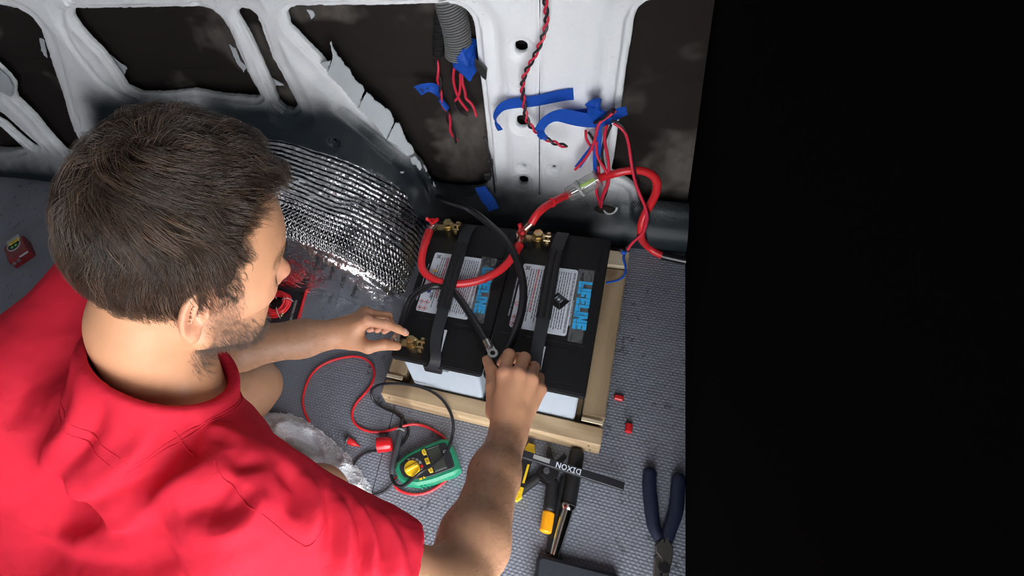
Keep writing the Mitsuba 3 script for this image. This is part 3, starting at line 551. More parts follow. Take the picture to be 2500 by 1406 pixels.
put('fuse', at(box(0.030, 0.005, 0.015, (0, 0, 0), 0.001), basis(fa + d * L * .66 + [0, 0, 0.003], d, (0, -0.6, 0.8))), 'mat_lime', fz, smooth=False)
put('contact', cyl(fa + d * 0.004, fa + d * L * .5, 0.0045, 12), 'mat_chrome', fz); put('contact', cyl(fa + d * L * .55 + [0, 0, -0.006], fa + d * L, 0.004, 12), 'mat_chrome', fz)
put('collar', tube(np.array([fa + d * L * .38, fa + d * L * .40, fa + d * L * .44, fa + d * L * .46]), [.0168, .0182, .0182, .0168], 20), 'mat_grey_wire', fz)
c = thing('power_cable', 'thick red cable curling from the fuse holder down over the dark sill to the mat', 'cable')
P = [fb_ - d * 0.004, UY(1500, 424, 0.445), UY(1530, 417, 0.45), UY(1572, 418, 0.455), UY(1600, 436, 0.455), UY(1602, 468, 0.45), UY(1584, 506, 0.445), UY(1568, 540, 0.432), UY(1565, 570, 0.425), UZ(1578, 598, 0.030), UZ(1600, 616, 0.014), UZ(1624, 626, 0.012)]
p = spline(P, 120); put('', tube(p, 0.0078, 14), 'mat_cable_red', c)
put('black_sleeve', tube(spline([P[-1] - [0.006, -0.001, 0], UZ(1650, 632, 0.012), UZ(1690, 640, 0.013)], 20), 0.0088, 14), 'mat_black_gloss', c)
c = thing('battery_cable', 'black cable running under the strap from the left hand to the right hand', 'cable')
lugB = UZ(1197, 853, 0.228)
P = [s2 + np.array([0.004, 0.024, 0.002])] + lidp([(990, 760, 0.240), (1002, 730, 0.236), (1030, 707, 0.228), (1065, 698, 0.222), (1098, 706, 0.222), (1128, 738, 0.222), (1155, 780, 0.224), (1186, 831, 0.230)])
put('', tube(spline(P, 90), 0.0068, 14), 'mat_cable_black', c); lug(c, P[0], s2 + [0, 0, -0.003], 'mat_steel'); lug(c, P[-1], UZ(1203, 862, 0.229), 'mat_steel', 0.0072, 0.009)
c = thing('battery_cable', 'long black cable arching from the dark sill over both batteries into the right hand', 'cable')
P = [UY(1068, 480, 0.49), UY(1090, 492, 0.45), UY(1122, 502, 0.40)] + lidp([(1160, 520, 0.262), (1205, 557, 0.275), (1245, 602, 0.272), (1268, 652, 0.262), (1278, 715, 0.250), (1268, 780, 0.246), (1250, 830, 0.248), (1236, 862, 0.246)])
p = spline(P, 110); put('', tube(p, np.linspace(0.0060, 0.0074, 110), 14), 'mat_cable_black', c)

def twisted(name, label, pts, r=0.0016, turns=18, n=240, cat='wire', end=0, mats=('mat_wire_red', 'mat_wire_black'), rad=None):
    """Two thin wires twisted round each other along pts."""
    c = thing(name, label, cat); p = spline(pts, n); t, A, B = frames(p); a = np.linspace(0, turns * 2 * np.pi, n); rr = r * 1.05 if rad is None else rad
    for k, (mt, ph) in enumerate(zip(mats, (0, np.pi))):
        put(('red_wire', 'black_wire')[k], tube(p + rr * (np.cos(a + ph)[:, None] * A + np.sin(a + ph)[:, None] * B), r, 7), mt, c)
    return c, p
tw, p = twisted('twisted_wire', 'red and black twisted pair hanging down the front of the white pillar', path([(1336, -60, 0.470), (1331, 0, 0.468), (1334, 45, 0.466), (1325, 90, 0.466), (1303, 140, 0.464), (1282, 180, 0.460), (1275, 215, 0.458), (1280, 260, 0.455), (1290, 300, 0.450), (1315, 325, 0.448), (1345, 345, 0.446), (1385, 358, 0.444)]), 0.0022, 12, 360, rad=0.0027)
put('tape_wrap', tube(spline(path([(1316, 325, 0.448), (1324, 331, 0.4475), (1334, 338, 0.447)]), 8), 0.0062, 10, 0.6), 'mat_tape', tw)
def tape(label, l, side, w, name='tape_strip', n=70, writing=None):
    c = thing(name, label, 'tape', 'blue masking tape'); p = spline(path(l), n); put('', ribbon(p, side, w, 0.0005), 'mat_tape', c, smooth=False); labels[c].pop('group'); return c, p
tape('long blue tape strip curling off the white pillar above the round hole', [(1222, 318, 0.455), (1212, 300, 0.460), (1212, 280, 0.466), (1225, 262, 0.474), (1250, 253, 0.480), (1290, 249, 0.484), (1340, 240, 0.486), (1380, 232, 0.4870), (1400, 230, 0.4875)], UY(1300, 262, .48) - UY(1298, 230, .48), np.interp(np.linspace(0, 1, 70), [0, .25, .4, 1], [0.016, 0.018, 0.024, 0.026]))
tape('lower blue tape strip with a folded loop, wrapped at the twisted pair', [(1328, 336, 0.440), (1318, 318, 0.436), (1332, 296, 0.440), (1362, 282, 0.448), (1400, 288, 0.456), (1440, 294, 0.462), (1478, 290, 0.468), (1506, 278, 0.474), (1530, 270, 0.478)], UY(1402, 312, .46) - UY(1400, 272, .46), np.interp(np.linspace(0, 1, 70), [0, .2, .45, .8, 1], [0.012, 0.020, 0.030, 0.034, 0.020]))
tape('blue tape loop folded back on itself beside the gathered wires', [(1324, 300, 0.486), (1380, 277, 0.486), (1430, 272, 0.484), (1452, 268, 0.474), (1464, 258, 0.462), (1452, 252, 0.454), (1441, 260, 0.452), (1452, 274, 0.458), (1470, 286, 0.466)], UY(1402, 300, .46) - UY(1400, 270, .46), np.interp(np.linspace(0, 1, 70), [0, .4, .6, 1], [0.010, 0.012, 0.018, 0.022]))
tape('blue tape strip stuck at the foot of the white pillar, left of it', [(1172, 456, 0.478), (1182, 475, 0.470), (1195, 492, 0.455), (1206, 512, 0.444)], UY(1200, 470, .47) - UY(1170, 478, .47), 0.028, n=20)
tape('dark blue tape tail hanging straight down among the gathered wires', [(1462, 300, 0.455), (1460, 335, 0.45), (1458, 370, 0.448), (1456, 420, 0.447), (1462, 450, 0.446)], (1, 0.3, 0), np.interp(np.linspace(0, 1, 70), [0, .5, 1], [0.010, 0.014, 0.006]))
tape('dark blue tape tail slanting down to the left with a red wire end', [(1452, 345, 0.452), (1434, 375, 0.45), (1410, 408, 0.448)], (1, 0.2, 0.4), np.interp(np.linspace(0, 1, 70), [0, .5, 1], [0.004, 0.011, 0.013]))

def wire(label, l, mat, r=0.0024, name='thin_wire', n=60, pts=None):
    c = thing(name, label, 'wire'); put('', tube(spline(path(l) if pts is None else pts, n), r, 8), mat, c); return c
wire('thin red wire arching from the tape down across the thick red cable', [(1498, 300, 0.455), (1522, 318, 0.45), (1536, 360, 0.447), (1545, 420, 0.438), (1560, 470, 0.430), (1577, 512, 0.424), (1578, 545, 0.420), (1566, 572, 0.415), (1545, 592, 0.405), (1532, 610, 0.398)], 'mat_wire_red', 0.0029)
wire('thin black wire beside the arching red one, ending at the tray corner', [(1494, 294, 0.455), (1518, 305, 0.45), (1536, 345, 0.452), (1552, 430, 0.444), (1572, 495, 0.436), (1584, 530, 0.426), (1572, 562, 0.42), (1548, 588, 0.41), (1528, 606, 0.40)], 'mat_wire_black', 0.0026)
wire('thin red wire in the bunch, looping left below the tape', [(1430, 318, 0.46), (1432, 340, 0.455), (1446, 362, 0.452), (1455, 380, 0.45)], 'mat_wire_red')
wire('thin red wire crossing the bunch to the slanting tape end', [(1504, 270, 0.462), (1480, 288, 0.455), (1464, 300, 0.45), (1456, 325, 0.447), (1446, 358, 0.446), (1428, 388, 0.445), (1404, 414, 0.444)], 'mat_wire_red', 0.0027)
wire('thin red wire falling straight through the bunch into the oval hole', [(1456, 345, 0.448), (1460, 385, 0.444), (1480, 418, 0.44), (1486, 445, 0.438), (1474, 475, 0.440), (1468, 498, 0.445), (1468, 512, 0.455)], 'mat_wire_red', 0.0027)
wire('thin red wire right of the bunch that bends back into the oval hole', [(1482, 305, 0.452), (1476, 340, 0.448), (1484, 385, 0.446), (1486, 425, 0.442), (1482, 450, 0.44), (1470, 480, 0.443), (1468, 510, 0.454)], 'mat_wire_red', 0.0027)
wire('thin red wire on the left of the bunch by the fuse holder', [(1460, 405, 0.446), (1462, 440, 0.440), (1456, 465, 0.440), (1462, 490, 0.446), (1467, 511, 0.456)], 'mat_wire_red', 0.0026)
wire('thin black wire poking up out of the tape loop', [(1450, 300, 0.455), (1478, 285, 0.452), (1494, 266, 0.455), (1499, 268, 0.458), (1490, 285, 0.46)], 'mat_wire_black')
wire('thin black wire behind the red ones in the bunch', [(1436, 322, 0.462), (1450, 345, 0.456), (1458, 380, 0.45), (1462, 430, 0.444), (1458, 460, 0.444), (1466, 505, 0.455)], 'mat_wire_black')
wire('thin black wire on the right side of the bunch', [(1492, 305, 0.455), (1478, 340, 0.452), (1470, 380, 0.45), (1480, 425, 0.446), (1482, 460, 0.444), (1472, 490, 0.448)], 'mat_wire_black')
wire('thin grey wire tip in the middle of the bunch', [(1476, 320, 0.46), (1468, 360, 0.458), (1470, 388, 0.455)], 'mat_grey_wire', 0.002)
c = thing('tape_tail', 'thin blue tape tail twisted over the corner of the tray', 'tape')
P = [UZ(1526, 618, 0.062), UZ(1522, 630, 0.060), UZ(1527, 650, 0.058), UZ(1522, 675, 0.056), UZ(1508, 684, 0.055), UZ(1480, 690, 0.060)]
put('', tube(spline(P, 40), 0.0022, 8), 'mat_tape', c); put('knot', ball(UZ(1523, 616, 0.064), 0.006, (1, .8, .8), 2), 'mat_tape', c); put('wire_knot', ball(UZ(1518, 611, 0.065), 0.0055, (1.1, .8, .8), 2), 'mat_wire_black', c)
c = thing('door_wire', 'thin black wire hanging down the left edge of the white pillar', 'wire')
put('', tube(spline(path([(1183, 335, 0.492), (1196, 380, 0.482), (1203, 420, 0.480), (1208, 470, 0.478)]), 30), 0.0022, 8), 'mat_wire_black', c)
c = thing('bracket', 'black plastic trim clip on the left edge of the white pillar', 'clip')
P = np.array([UY(x, y, 0.487) for x, y in [(1158, 148), (1166, 152), (1188, 172), (1186, 196), (1178, 190), (1160, 165)]]); put('', trimesh.convex.convex_hull(np.vstack([P, P + [0, 0.006, 0]])), 'mat_conduit_dark', c, smooth=False)
for o in [UY(1196, 398, 0.49), UY(1190, 430, 0.49)]: put('tab', box(0.014, 0.01, 0.02, o, 0.002), 'mat_conduit_dark', c, smooth=False)

def conduit(name, label, l, r, mat, pitch, flat=1.0, y=None):
    c = thing(name, label, 'conduit'); p = spline(path(l), 400); L = np.linalg.norm(np.diff(p, axis=0), axis=1).sum(); s = np.linspace(0, L, 400)
    put('', tube(p, r * (1 + 0.20 * np.clip(np.sin(2 * np.pi * s / pitch) * 2, -1, 1)), 18, flat), mat, c, smooth=50); return c, p
conduit('wire_conduit', 'thick grey corrugated conduit ending in blue tape, in the top right of the middle opening', [(1082, -50, 0.535), (1097, 10, 0.532), (1110, 55, 0.530), (1118, 100, 0.528), (1119, 136, 0.527)], 0.0215, 'mat_conduit', 0.0052)
conduit('wire_conduit', 'thin dark corrugated conduit hanging left of the thick grey one', [(1085, -40, 0.545), (1077, 20, 0.545), (1073, 70, 0.545), (1070, 135, 0.545)], 0.0095, 'mat_conduit_dark', 0.004)
conduit('wire_conduit', 'dark corrugated conduit lying along the top of the sill at the right', [(1540, 492, 0.515), (1575, 505, 0.515), (1620, 518, 0.520), (1700, 540, 0.53)], 0.013, 'mat_conduit_dark', 0.0055)
c = thing('tape_wrap', 'crumpled blue tape wrapped round the end of the thick grey conduit', 'tape')
P = np.array([UY(x, y, d) for x, y, d in [(1098, 136, 0.522), (1112, 165, 0.515), (1130, 188, 0.515), (1147, 196, 0.517), (1161, 178, 0.520), (1160, 150, 0.522), (1158, 108, 0.528), (1141, 100, 0.530), (1130, 120, 0.505), (1118, 140, 0.502), (1140, 160, 0.503)]])
h = trimesh.convex.convex_hull(np.vstack([P, P + [0, 0.014, 0]])).subdivide().subdivide().subdivide(); h.vertices += vnormals(h) * ((meshkit.fbm(h.vertices * 60) - 0.5) * 0.012)[:, None]
put('', h, 'mat_tape', c, smooth=False)
twisted('twisted_wire', 'red and black twisted pair hanging from the thin dark conduit past a blue tape flag', path([(1065, 138, 0.54), (1068, 175, 0.537), (1074, 215, 0.533), (1076, 240, 0.53), (1090, 268, 0.528), (1098, 305, 0.527), (1115, 346, 0.525)]), 0.0028, 3.2, 120)
c = thing('tape_flag', 'blue tape flag with 5 0 written on it in the middle opening', 'tape')
p = spline(path([(1020, 222, 0.515), (1040, 214, 0.512), (1058, 215, 0.518), (1074, 232, 0.528)]), 24); put('', ribbon(p, UY(1032, 235, .52) - UY(1022, 205, .52), np.linspace(0.025, 0.016, 24), 0.0005), 'mat_tape', c, smooth=False)
tx = meshkit.text_mesh('5 0', 0.010, 0.0006); put('lettering', at(tx, basis(UY(1029, 228, 0.508), UY(1050, 214, .512) - UY(1029, 228, .508), CAM - UY(1040, 220, .51))), 'mat_ink', c, smooth=False)
c = thing('tape_band', 'small blue tape band round the hanging twisted pair', 'tape'); put('', tube(spline(path([(1075, 240, 0.53), (1082, 252, 0.529), (1093, 266, 0.528)]), 8), 0.0062, 10, 0.7), 'mat_tape', c)
for lb, l in [('red wire with a bent end below the crumpled blue tape, leftmost of its bunch', [(1109, 165, 0.52), (1107, 195, 0.522), (1113, 222, 0.525), (1120, 240, 0.525), (1142, 270, 0.523)]), ('red wire crossing the leftmost one below the crumpled blue tape', [(1124, 178, 0.52), (1124, 200, 0.522), (1120, 232, 0.523), (1111, 246, 0.523)]), ('red wire with a kinked end below the crumpled blue tape, rightmost of its bunch', [(1128, 180, 0.52), (1130, 205, 0.52), (1136, 228, 0.52), (1138, 240, 0.52), (1150, 252, 0.52), (1163, 284, 0.518)])]:
    wire(lb, l, 'mat_wire_red', 0.0028)
wire('black wire curling right below the crumpled blue tape', [(1112, 240, 0.53), (1112, 258, 0.53), (1124, 275, 0.53), (1142, 284, 0.53)], 'mat_wire_black', 0.002)

# ------------------------------------------------------------------ tools and things on the mat
def zp(l): return [UZ(x, y, z) for x, y, z in l]
def flat(a, b, z):
    """Frame on the plane z: origin at pixel a, local x towards pixel b, z up; and the distance."""
    p, q = UZ(*a, z), UZ(*b, z); return basis(p, q - p), np.linalg.norm(q - p)
def slab(poly, z0, z1, ch=0.001):
    """An upright prism with a chamfered top."""
    a = extrude(poly, z1 - z0 - ch, z0); b = poly.buffer(-ch)
    m = [a]; co = np.array(poly.exterior.coords)[:-1]; n = shapely.get_num_coordinates(b)
    ci = np.array([b.exterior.interpolate(b.exterior.project(shapely.Point(*p))).coords[0] for p in co]); k = len(co); i = np.arange(k); j = (i + 1) % k
    v = np.vstack([np.c_[co, np.full(k, z1 - ch)], np.c_[ci, np.full(k, z1)]]); f = np.vstack([np.stack([i, j, j + k], 1), np.stack([i, j + k, i + k], 1)])
    s = M(v, f); s = s if vnormals(s)[k:, 2].mean() > 0 else M(v, f[:, ::-1]); m += [s, extrude(shapely.Polygon(ci).buffer(0), 0.0004, z1 - 0.0004)]
    return cat_(m)
pri('mat_green', (0.012, 0.20, 0.105), 0.42); pri('mat_yellow', (0.70, 0.46, 0.015), 0.38); pri('mat_amber', (0.80, 0.33, 0.008), 0.35); pri('mat_panel', (0.013, 0.014, 0.017), 0.5); pri('mat_screen', (0.045, 0.05, 0.042), 0.12)
pri('mat_grey_plastic', (0.055, 0.06, 0.066), 0.45); pri('mat_navy', (0.006, 0.010, 0.030), 0.55); pri('mat_pouch', (0.012, 0.015, 0.022), 0.7); pri('mat_dark_metal', (0.03, 0.03, 0.032), 0.35, metallic=0.6); pri('mat_maroon', (0.16, 0.014, 0.018), 0.35); pri('mat_green_dot', (0.10, 0.45, 0.06), 0.4)

# multimeter
g = thing('multimeter', 'green and black multimeter with a yellow dial, lying below the tray', 'multimeter')
m, L = flat((973, 1160), (1108, 1110), 0.022); m[:3, 3][2] = 0.0
Wd = 0.066
body = shapely.Polygon([(0.006, -0.018), (0.0, -0.006), (0.0, 0.012), (0.006, 0.022), (0.03, 0.031), (0.06, 0.0345), (L - 0.012, 0.0345), (L, 0.030), (L + .003, 0.0), (L, -0.030), (L - 0.012, -0.0345), (0.06, -0.0345), (0.03, -0.030)]).buffer(0.004).buffer(-0.004)
hb = np.array(body.buffer(0.003).exterior.coords); hi_c = np.array(body.buffer(-0.002).exterior.coords); put('holster', at(trimesh.convex.convex_hull(np.vstack([np.c_[hb, np.full(len(hb), z)] for z in (0.004, 0.024)] + [np.c_[hi_c, np.full(len(hi_c), z)] for z in (0.001, 0.030)])), m), 'mat_green', g, smooth=28)
for k in range(9): put('grip_ridge', at(box(0.0022, 0.003, 0.018, (0.035 + k * 0.008, -0.0368, 0.013), 0.0006), m), 'mat_green', g, smooth=False)
face = body.buffer(-0.0085); put('face', at(slab(face.buffer(0.001), 0.024, 0.0325, 0.0008), m), 'mat_panel', g, smooth=False)
sx = L - 0.034; put('screen', at(slab(rrect(0.024, 0.044, 0.001, (sx, 0.001)), 0.030, 0.0331, 0.0003), m), 'mat_screen', g, smooth=False)
for yy_ in (0.0245, -0.0225): put('screen_line', at(box(0.026, 0.0006, 0.0003, (sx, yy_, 0.0327)), m), 'mat_grey_wire', g, smooth=False)
put('screen_line', at(box(0.0006, 0.046, 0.0003, (sx - 0.0155, 0.001, 0.0327)), m), 'mat_grey_wire', g, smooth=False)
dx, dy = 0.031, -0.001
ring = lathe([(0, 0.032), (0.0155, 0.032), (0.0155, 0.038), (0.0140, 0.0405), (0, 0.0405)], 40)
dl = put('dial', at(mv(ring, dx, dy, 0), m), 'mat_yellow', g, smooth=30)
put('grip_bar', at(rot(mv(box(0.0275, 0.0075, 0.006, (0, 0, 0.042), 0.0018), dx, dy, 0), 8, p=(dx, dy, 0)), m), 'mat_yellow', dl, smooth=False)
put('pointer', at(rot(mv(box(0.005, 0.0011, 0.0003, (0.010, 0, 0.0451)), dx, dy, 0), 8, p=(dx, dy, 0)), m), 'mat_print', dl, smooth=False)
for k in range(6):
    a0, a1 = math.radians(100 - k * 24), math.radians(100 - k * 24 - 18)
    s = shapely.Polygon([(dx + r * math.cos(a), dy + r * math.sin(a)) for r, a in ((0.0172, a0), (0.0172, a1), (0.0222, a1), (0.0222, a0))]); put('dial_mark', at(extrude(s, 0.0003, 0.0325), m), 'mat_red' if k == 4 else 'mat_grey_wire', g, smooth=False)
for k, yy_ in enumerate((0.0215, 0.003, -0.0155)):
    b_ = shapely.Polygon([(0.061, yy_ - 0.0055), (0.067, yy_ - 0.0065), (0.0685, yy_), (0.067, yy_ + 0.0065), (0.061, yy_ + 0.0055), (0.0595, yy_)]) if k != 1 else rrect(0.0085, 0.0125, 0.0015, (0.064, yy_))
    bb = put('button', at(slab(b_.buffer(-.0008).buffer(0.0008), 0.031, 0.0350, 0.0006), m), 'mat_yellow', g, smooth=False)
    tx = meshkit.text_mesh(('FUNC', 'REL', 'HOLD')[k], 0.0022, 0.0002, True); tx = rot(tx, -90); tx.apply_translation((0.0632, yy_ + tx.extents[1] / 2, 0.03505)); put('lettering', at(tx, m), 'mat_print', bb, smooth=False)
tx = meshkit.text_mesh('G', 0.0065, 0.0003, True); tx = rot(tx, -90); tx.apply_translation((L - 0.0175, 0.012, 0.0326)); put('lettering', at(tx, m), 'mat_label', g, smooth=False)
tri_ = shapely.Polygon([(0.046, -0.022), (0.051, -0.0265), (0.045, -0.0275)]); put('warning_mark', at(extrude(tri_, 0.0003, 0.0325), m), 'mat_yellow', g, smooth=False); put('warning_mark', at(extrude(shapely.box(0.037, -0.0275, 0.043, -0.0235), 0.0003, 0.0325), m), 'mat_yellow', g, smooth=False)

c = thing('test_lead', 'red test lead looping across the mat and round behind the multimeter', 'test lead')
put('', tube(spline(zp([(756, 1030, .004), (744, 1005, .004), (740, 972, .004), (758, 918, .004), (792, 888, .005), (848, 871, .006), (884, 873, .006), (909, 893, .006), (912, 926, .005), (893, 958, .004), (868, 987, .004), (860, 1017, .004), (873, 1040, .004), (908, 1054, .004), (948, 1051, .004), (985, 1040, .011), (1015, 1036, .006), (1052, 1047, .005), (1090, 1075, .006), (1112, 1112, .006), (1113, 1140, .004), (1100, 1160, .004), (1075, 1184, .004), (1032, 1205, .004), (990, 1203, .004), (966, 1188, .004), (964, 1172, .006), (974, 1163, .012)]), 240), 0.0029, 10), 'mat_cable_red', c)
c = thing('test_lead', 'black test lead looping over the multimeter and the tray\'s front board', 'test lead')
put('', tube(spline(zp([(955, 1150, .008), (956, 1166, .010), (964, 1181, .012), (980, 1187, .020), (1000, 1176, .034), (1030, 1151, .049), (1062, 1131, .042), (1088, 1108, .038), (1101, 1078, .030), (1107, 1040, .040), (1098, 1003, .052), (1070, 966, .060), (1020, 943, .062), (965, 936, .060), (925, 940, .052), (907, 954, .035), (911, 975, .018), (934, 994, .008), (968, 1010, .006), (990, 1032, .006), (997, 1054, .009), (988, 1075, .006), (974, 1090, .010)]), 220), 0.0030, 10), 'mat_cable_black', c)
wire('thin black lead running from the red cap into the towel', None, 'mat_cable_black', 0.0028, 'thin_lead', pts=zp([(929, 1098, .012), (905, 1102, .006), (888, 1109, .005), (872, 1122, .004), (862, 1136, .004)]))
wire('thin black lead running from the towel corner to the end of the multimeter', None, 'mat_cable_black', 0.0026, 'thin_lead', pts=zp([(908, 1209, .004), (930, 1204, .004), (950, 1190, .005), (962, 1177, .008), (972, 1166, .012)]))
c = thing('test_probe', 'grey test probe with a black tip lying between the red cap and the multimeter', 'test probe')
a, b_ = UZ(984, 1018, .010), UZ(956, 1158, .011); q = lambda s: a + (b_ - a) * s
put('handle', tube(np.array([q(s) for s in (.22, .25, .3, .55, .9, 1.0)]), [.0065, .0072, .0058, .0068, .0072, .0045], 14), 'mat_grey_plastic', c)
put('tip', tube(np.array([q(s) for s in (-.02, .06, .16, .22)]), [.0012, .0036, .0048, .0046], 12), 'mat_black_gloss', c); put('collar', tube(np.array([q(s) for s in (.215, .235, .25)]), [.0085, .0095, .0085], 14, 0.8), 'mat_grey_wire', c)
c = thing('terminal_cap', 'glossy red rubber cap on the mat left of the grey probe', 'cap')
a, b_ = UZ(921, 1087, .0165), UZ(958, 1083, .0165); q = lambda s: a + (b_ - a) * s; R_ = 0.0155
put('', tube(np.array([q(s) for s in (0.04, 0.0, 0.0, .5, .82, .95, 1.0)]), np.array([.85, .9, 1, 1, .97, .82, .45]) * R_, 28), 'mat_red_gloss', c)
c = thing('test_probe', 'small red test probe tip beside the towel edge', 'test probe')
a, b_ = UZ(849, 1074, .008), UZ(880, 1091, .005); q = lambda s: a + (b_ - a) * s
put('handle', tube(np.array([q(s) for s in (0, .1, .45, .6, .72, 1.0)]), [.0065, .0078, .0070, .0045, .0030, .0008], 14), 'mat_red', c); put('collar', tube(np.array([q(s) for s in (-.05, .0, .06)]), [.0085, .0095, .0085], 14), 'mat_grey_plastic', c)
c = thing('plastic_scrap', 'small red tube scrap on the mat nearest the tray\'s side board', 'scrap')
m, L = flat((1500, 968), (1522, 974), 0.004); put('', at(box(0.017, 0.011, 0.008, (0.008, 0, 0.0), 0.002), m), 'mat_red', c, smooth=False)
c = thing('plastic_scrap', 'small round red plastic scrap on the mat, towards the viewer from the other', 'scrap')
m, L = flat((1534, 1055), (1536, 1037), 0.006); put('', at(cyl((0, 0, 0), (0.016, 0, 0), 0.0065, 14), m), 'mat_red', c)

# black bar with white lettering across the tools
c = thing('flat_bar', 'long flat black bar with white lettering lying across the other tools', 'bar')
m, L = flat((1277, 1107), (1524, 1187), 0.040)
put('bar', at(box(L, 0.0150, 0.010, (L / 2, 0, -0.005), 0.0012), m), 'mat_panel', c, smooth=False)
tx = meshkit.text_mesh('DIXON', 0.0098, 0.0003, True); tx = rot(tx, 180); tx.apply_translation((L * 0.595, 0.0045, 0.00005)); put('lettering', at(tx, m), 'mat_label', c, smooth=False)
put('sticker', at(box(0.030, 0.0085, 0.0003, (0.034, 0.0012, 0.0001)), m), 'mat_grey_wire', c, smooth=False)
# folding knife, black and yellow
c = thing('utility_knife', 'black and yellow utility knife under the black bar, next to the forearm', 'knife')
m, L = flat((1297, 1088), (1258, 1222), 0.012)
put('handle', at(slab(shapely.Polygon([(0, -.006), (0.012, -.0085), (L * .72, -.0085), (L * .78, -.007), (L * .78, .007), (L * .72, .0085), (0.012, .0085), (0, .006)]), -0.010, 0.006, 0.0015), m), 'mat_panel', c, smooth=False)
for k in range(16): put('rib', at(box(0.0013, 0.0165, 0.001, (0.030 + k * 0.0034, 0, 0.0062)), m), 'mat_rubber', c, smooth=False)
put('stripe', at(box(L * .34, 0.0042, 0.0012, (L * .52, 0.0055, 0.0068)), m), 'mat_yellow', c, smooth=False)
put('end_cap', at(slab(shapely.Polygon([(-.002, -.006), (0.010, -.0095), (0.020, -.008), (0.020, .008), (0.010, .0095), (-.002, .006)]), -0.011, 0.0075, 0.0015), m), 'mat_yellow', c, smooth=False)
put('end_cap', at(slab(shapely.Polygon([(L * .76, -.009), (L * .90, -.009), (L, -.003), (L, .003), (L * .92, .009), (L * .76, .009)]).difference(shapely.Point(L * .86, 0.003).buffer(0.0028)).buffer(0), -0.010, 0.0070, 0.0001), m), 'mat_yellow', c, smooth=False)
# wire stripper
c = thing('wire_stripper', 'black wire stripper with one yellow tipped handle under the black bar', 'wire stripper')
m, L = flat((1338, 1098), (1334, 1304), 0.012)
P = lambda l: shapely.Polygon([tuple((np.linalg.inv(m) @ np.r_[UZ(x, y, 0.012), 1])[:2]) for x, y in l])
put('jaw', at(slab(P([(1338, 1092), (1344, 1095), (1346, 1115), (1356, 1130), (1360, 1160), (1352, 1178), (1336, 1182), (1312, 1176), (1302, 1168), (1316, 1146), (1330, 1130), (1336, 1112)]).buffer(0.001), -0.008, 0.004), m), 'mat_dark_metal', c, smooth=False)
put('jaw', at(slab(P([(1378, 1110), (1382, 1118), (1366, 1140), (1360, 1166), (1340, 1180), (1322, 1160), (1340, 1138), (1362, 1124)]).buffer(0.001), 0.004, 0.008), m), 'mat_dark_metal', c, smooth=False)
pv = (np.linalg.inv(m) @ np.r_[UZ(1334, 1152, 0.012), 1])[:3]; put('pivot', at(cyl(pv + [0, 0, 0.006], pv + [0, 0, 0.012], 0.0058, 18), m), 'mat_grey_plastic', c)
for k in range(12): put('tooth', at(box(0.0012, 0.003, 0.006, (0, 0, 0)), basis(UZ(1306 + k * 2.7, 1168 + k * 1.6, 0.014), UZ(1320, 1150, 0.014) - UZ(1318, 1174, 0.014))), 'mat_dark_metal', c, smooth=False)
for k in range(6): put('tooth', at(box(0.0014, 0.005, 0.006, (0, 0, 0)), basis(UZ(1340, 1096 + k * 4, 0.012), UZ(1340, 1100, 0.012) - UZ(1340, 1096, 0.012))), 'mat_brass', c, smooth=False)
def hand_grip(l, r, mat, name, z=0.012): return put(name, tube(spline(zp([(x, y, z) for x, y in l]), 24), np.interp(np.linspace(0, 1, 24), [0, .06, .5, .94, 1], [r * .6, r, r, r, r * .5]), 14, 0.75), mat, c)
hand_grip([(1350, 1168), (1346, 1200), (1340, 1250)], 0.0105, 'mat_rubber', 'handle'); hand_grip([(1340, 1247), (1336, 1275), (1331, 1302)], 0.0108, 'mat_amber', 'handle_tip'); hand_grip([(1318, 1162), (1298, 1176), (1274, 1194), (1250, 1216)], 0.0095, 'mat_rubber', 'handle')
# crimping tool: black handle, chromed barrel
c = thing('torch', 'tool with a bulky black handle and a long chromed barrel beside the yellow tipped stripper', 'tool')
a, b_ = UZ(1410, 1098, .0135), UZ(1388, 1238, .0135); q = lambda s: a + (b_ - a) * s
put('handle', tube(np.array([q(s) for s in (0, .04, .12, .35, .6, .85, .97, 1.0)]), [.008, .012, .0130, .0130, .0128, .0125, .0122, .009], 18), 'mat_rubber', c)
a, b_ = UZ(1389, 1232, .016), UZ(1353, 1358, .014); q = lambda s: a + (b_ - a) * s
put('ferrule', tube(np.array([q(s) for s in (0, .02, .06, .10, .12)]), [.012, .0138, .0138, .012, .011], 20), 'mat_chrome', c)
put('barrel', tube(np.array([q(s) for s in (.1, .4, .8, .99, 1.0)]), [.0108, .0104, .0092, .0080, .006], 20), 'mat_chrome', c)
c = thing('file', 'dark steel rod lying left of the chromed barrel', 'rod')
put('', tube(np.array(zp([(1378, 1165, .008), (1377, 1168, .008), (1341, 1350, .008), (1341, 1352, .008)])), [.004, .0068, .0068, .004], 10), 'mat_dark_metal', c)
c = thing('tool_case', 'dark navy padded tool pouch cut by the picture\'s lower edge', 'pouch')
m, L = flat((1312, 1388), (1470, 1430), 0.02); put('', at(slab(rrect(L * 1.3, 0.070, 0.012, (L * .62, -0.012)), -0.02, 0.010, 0.006), m), 'mat_pouch', c, smooth=28)
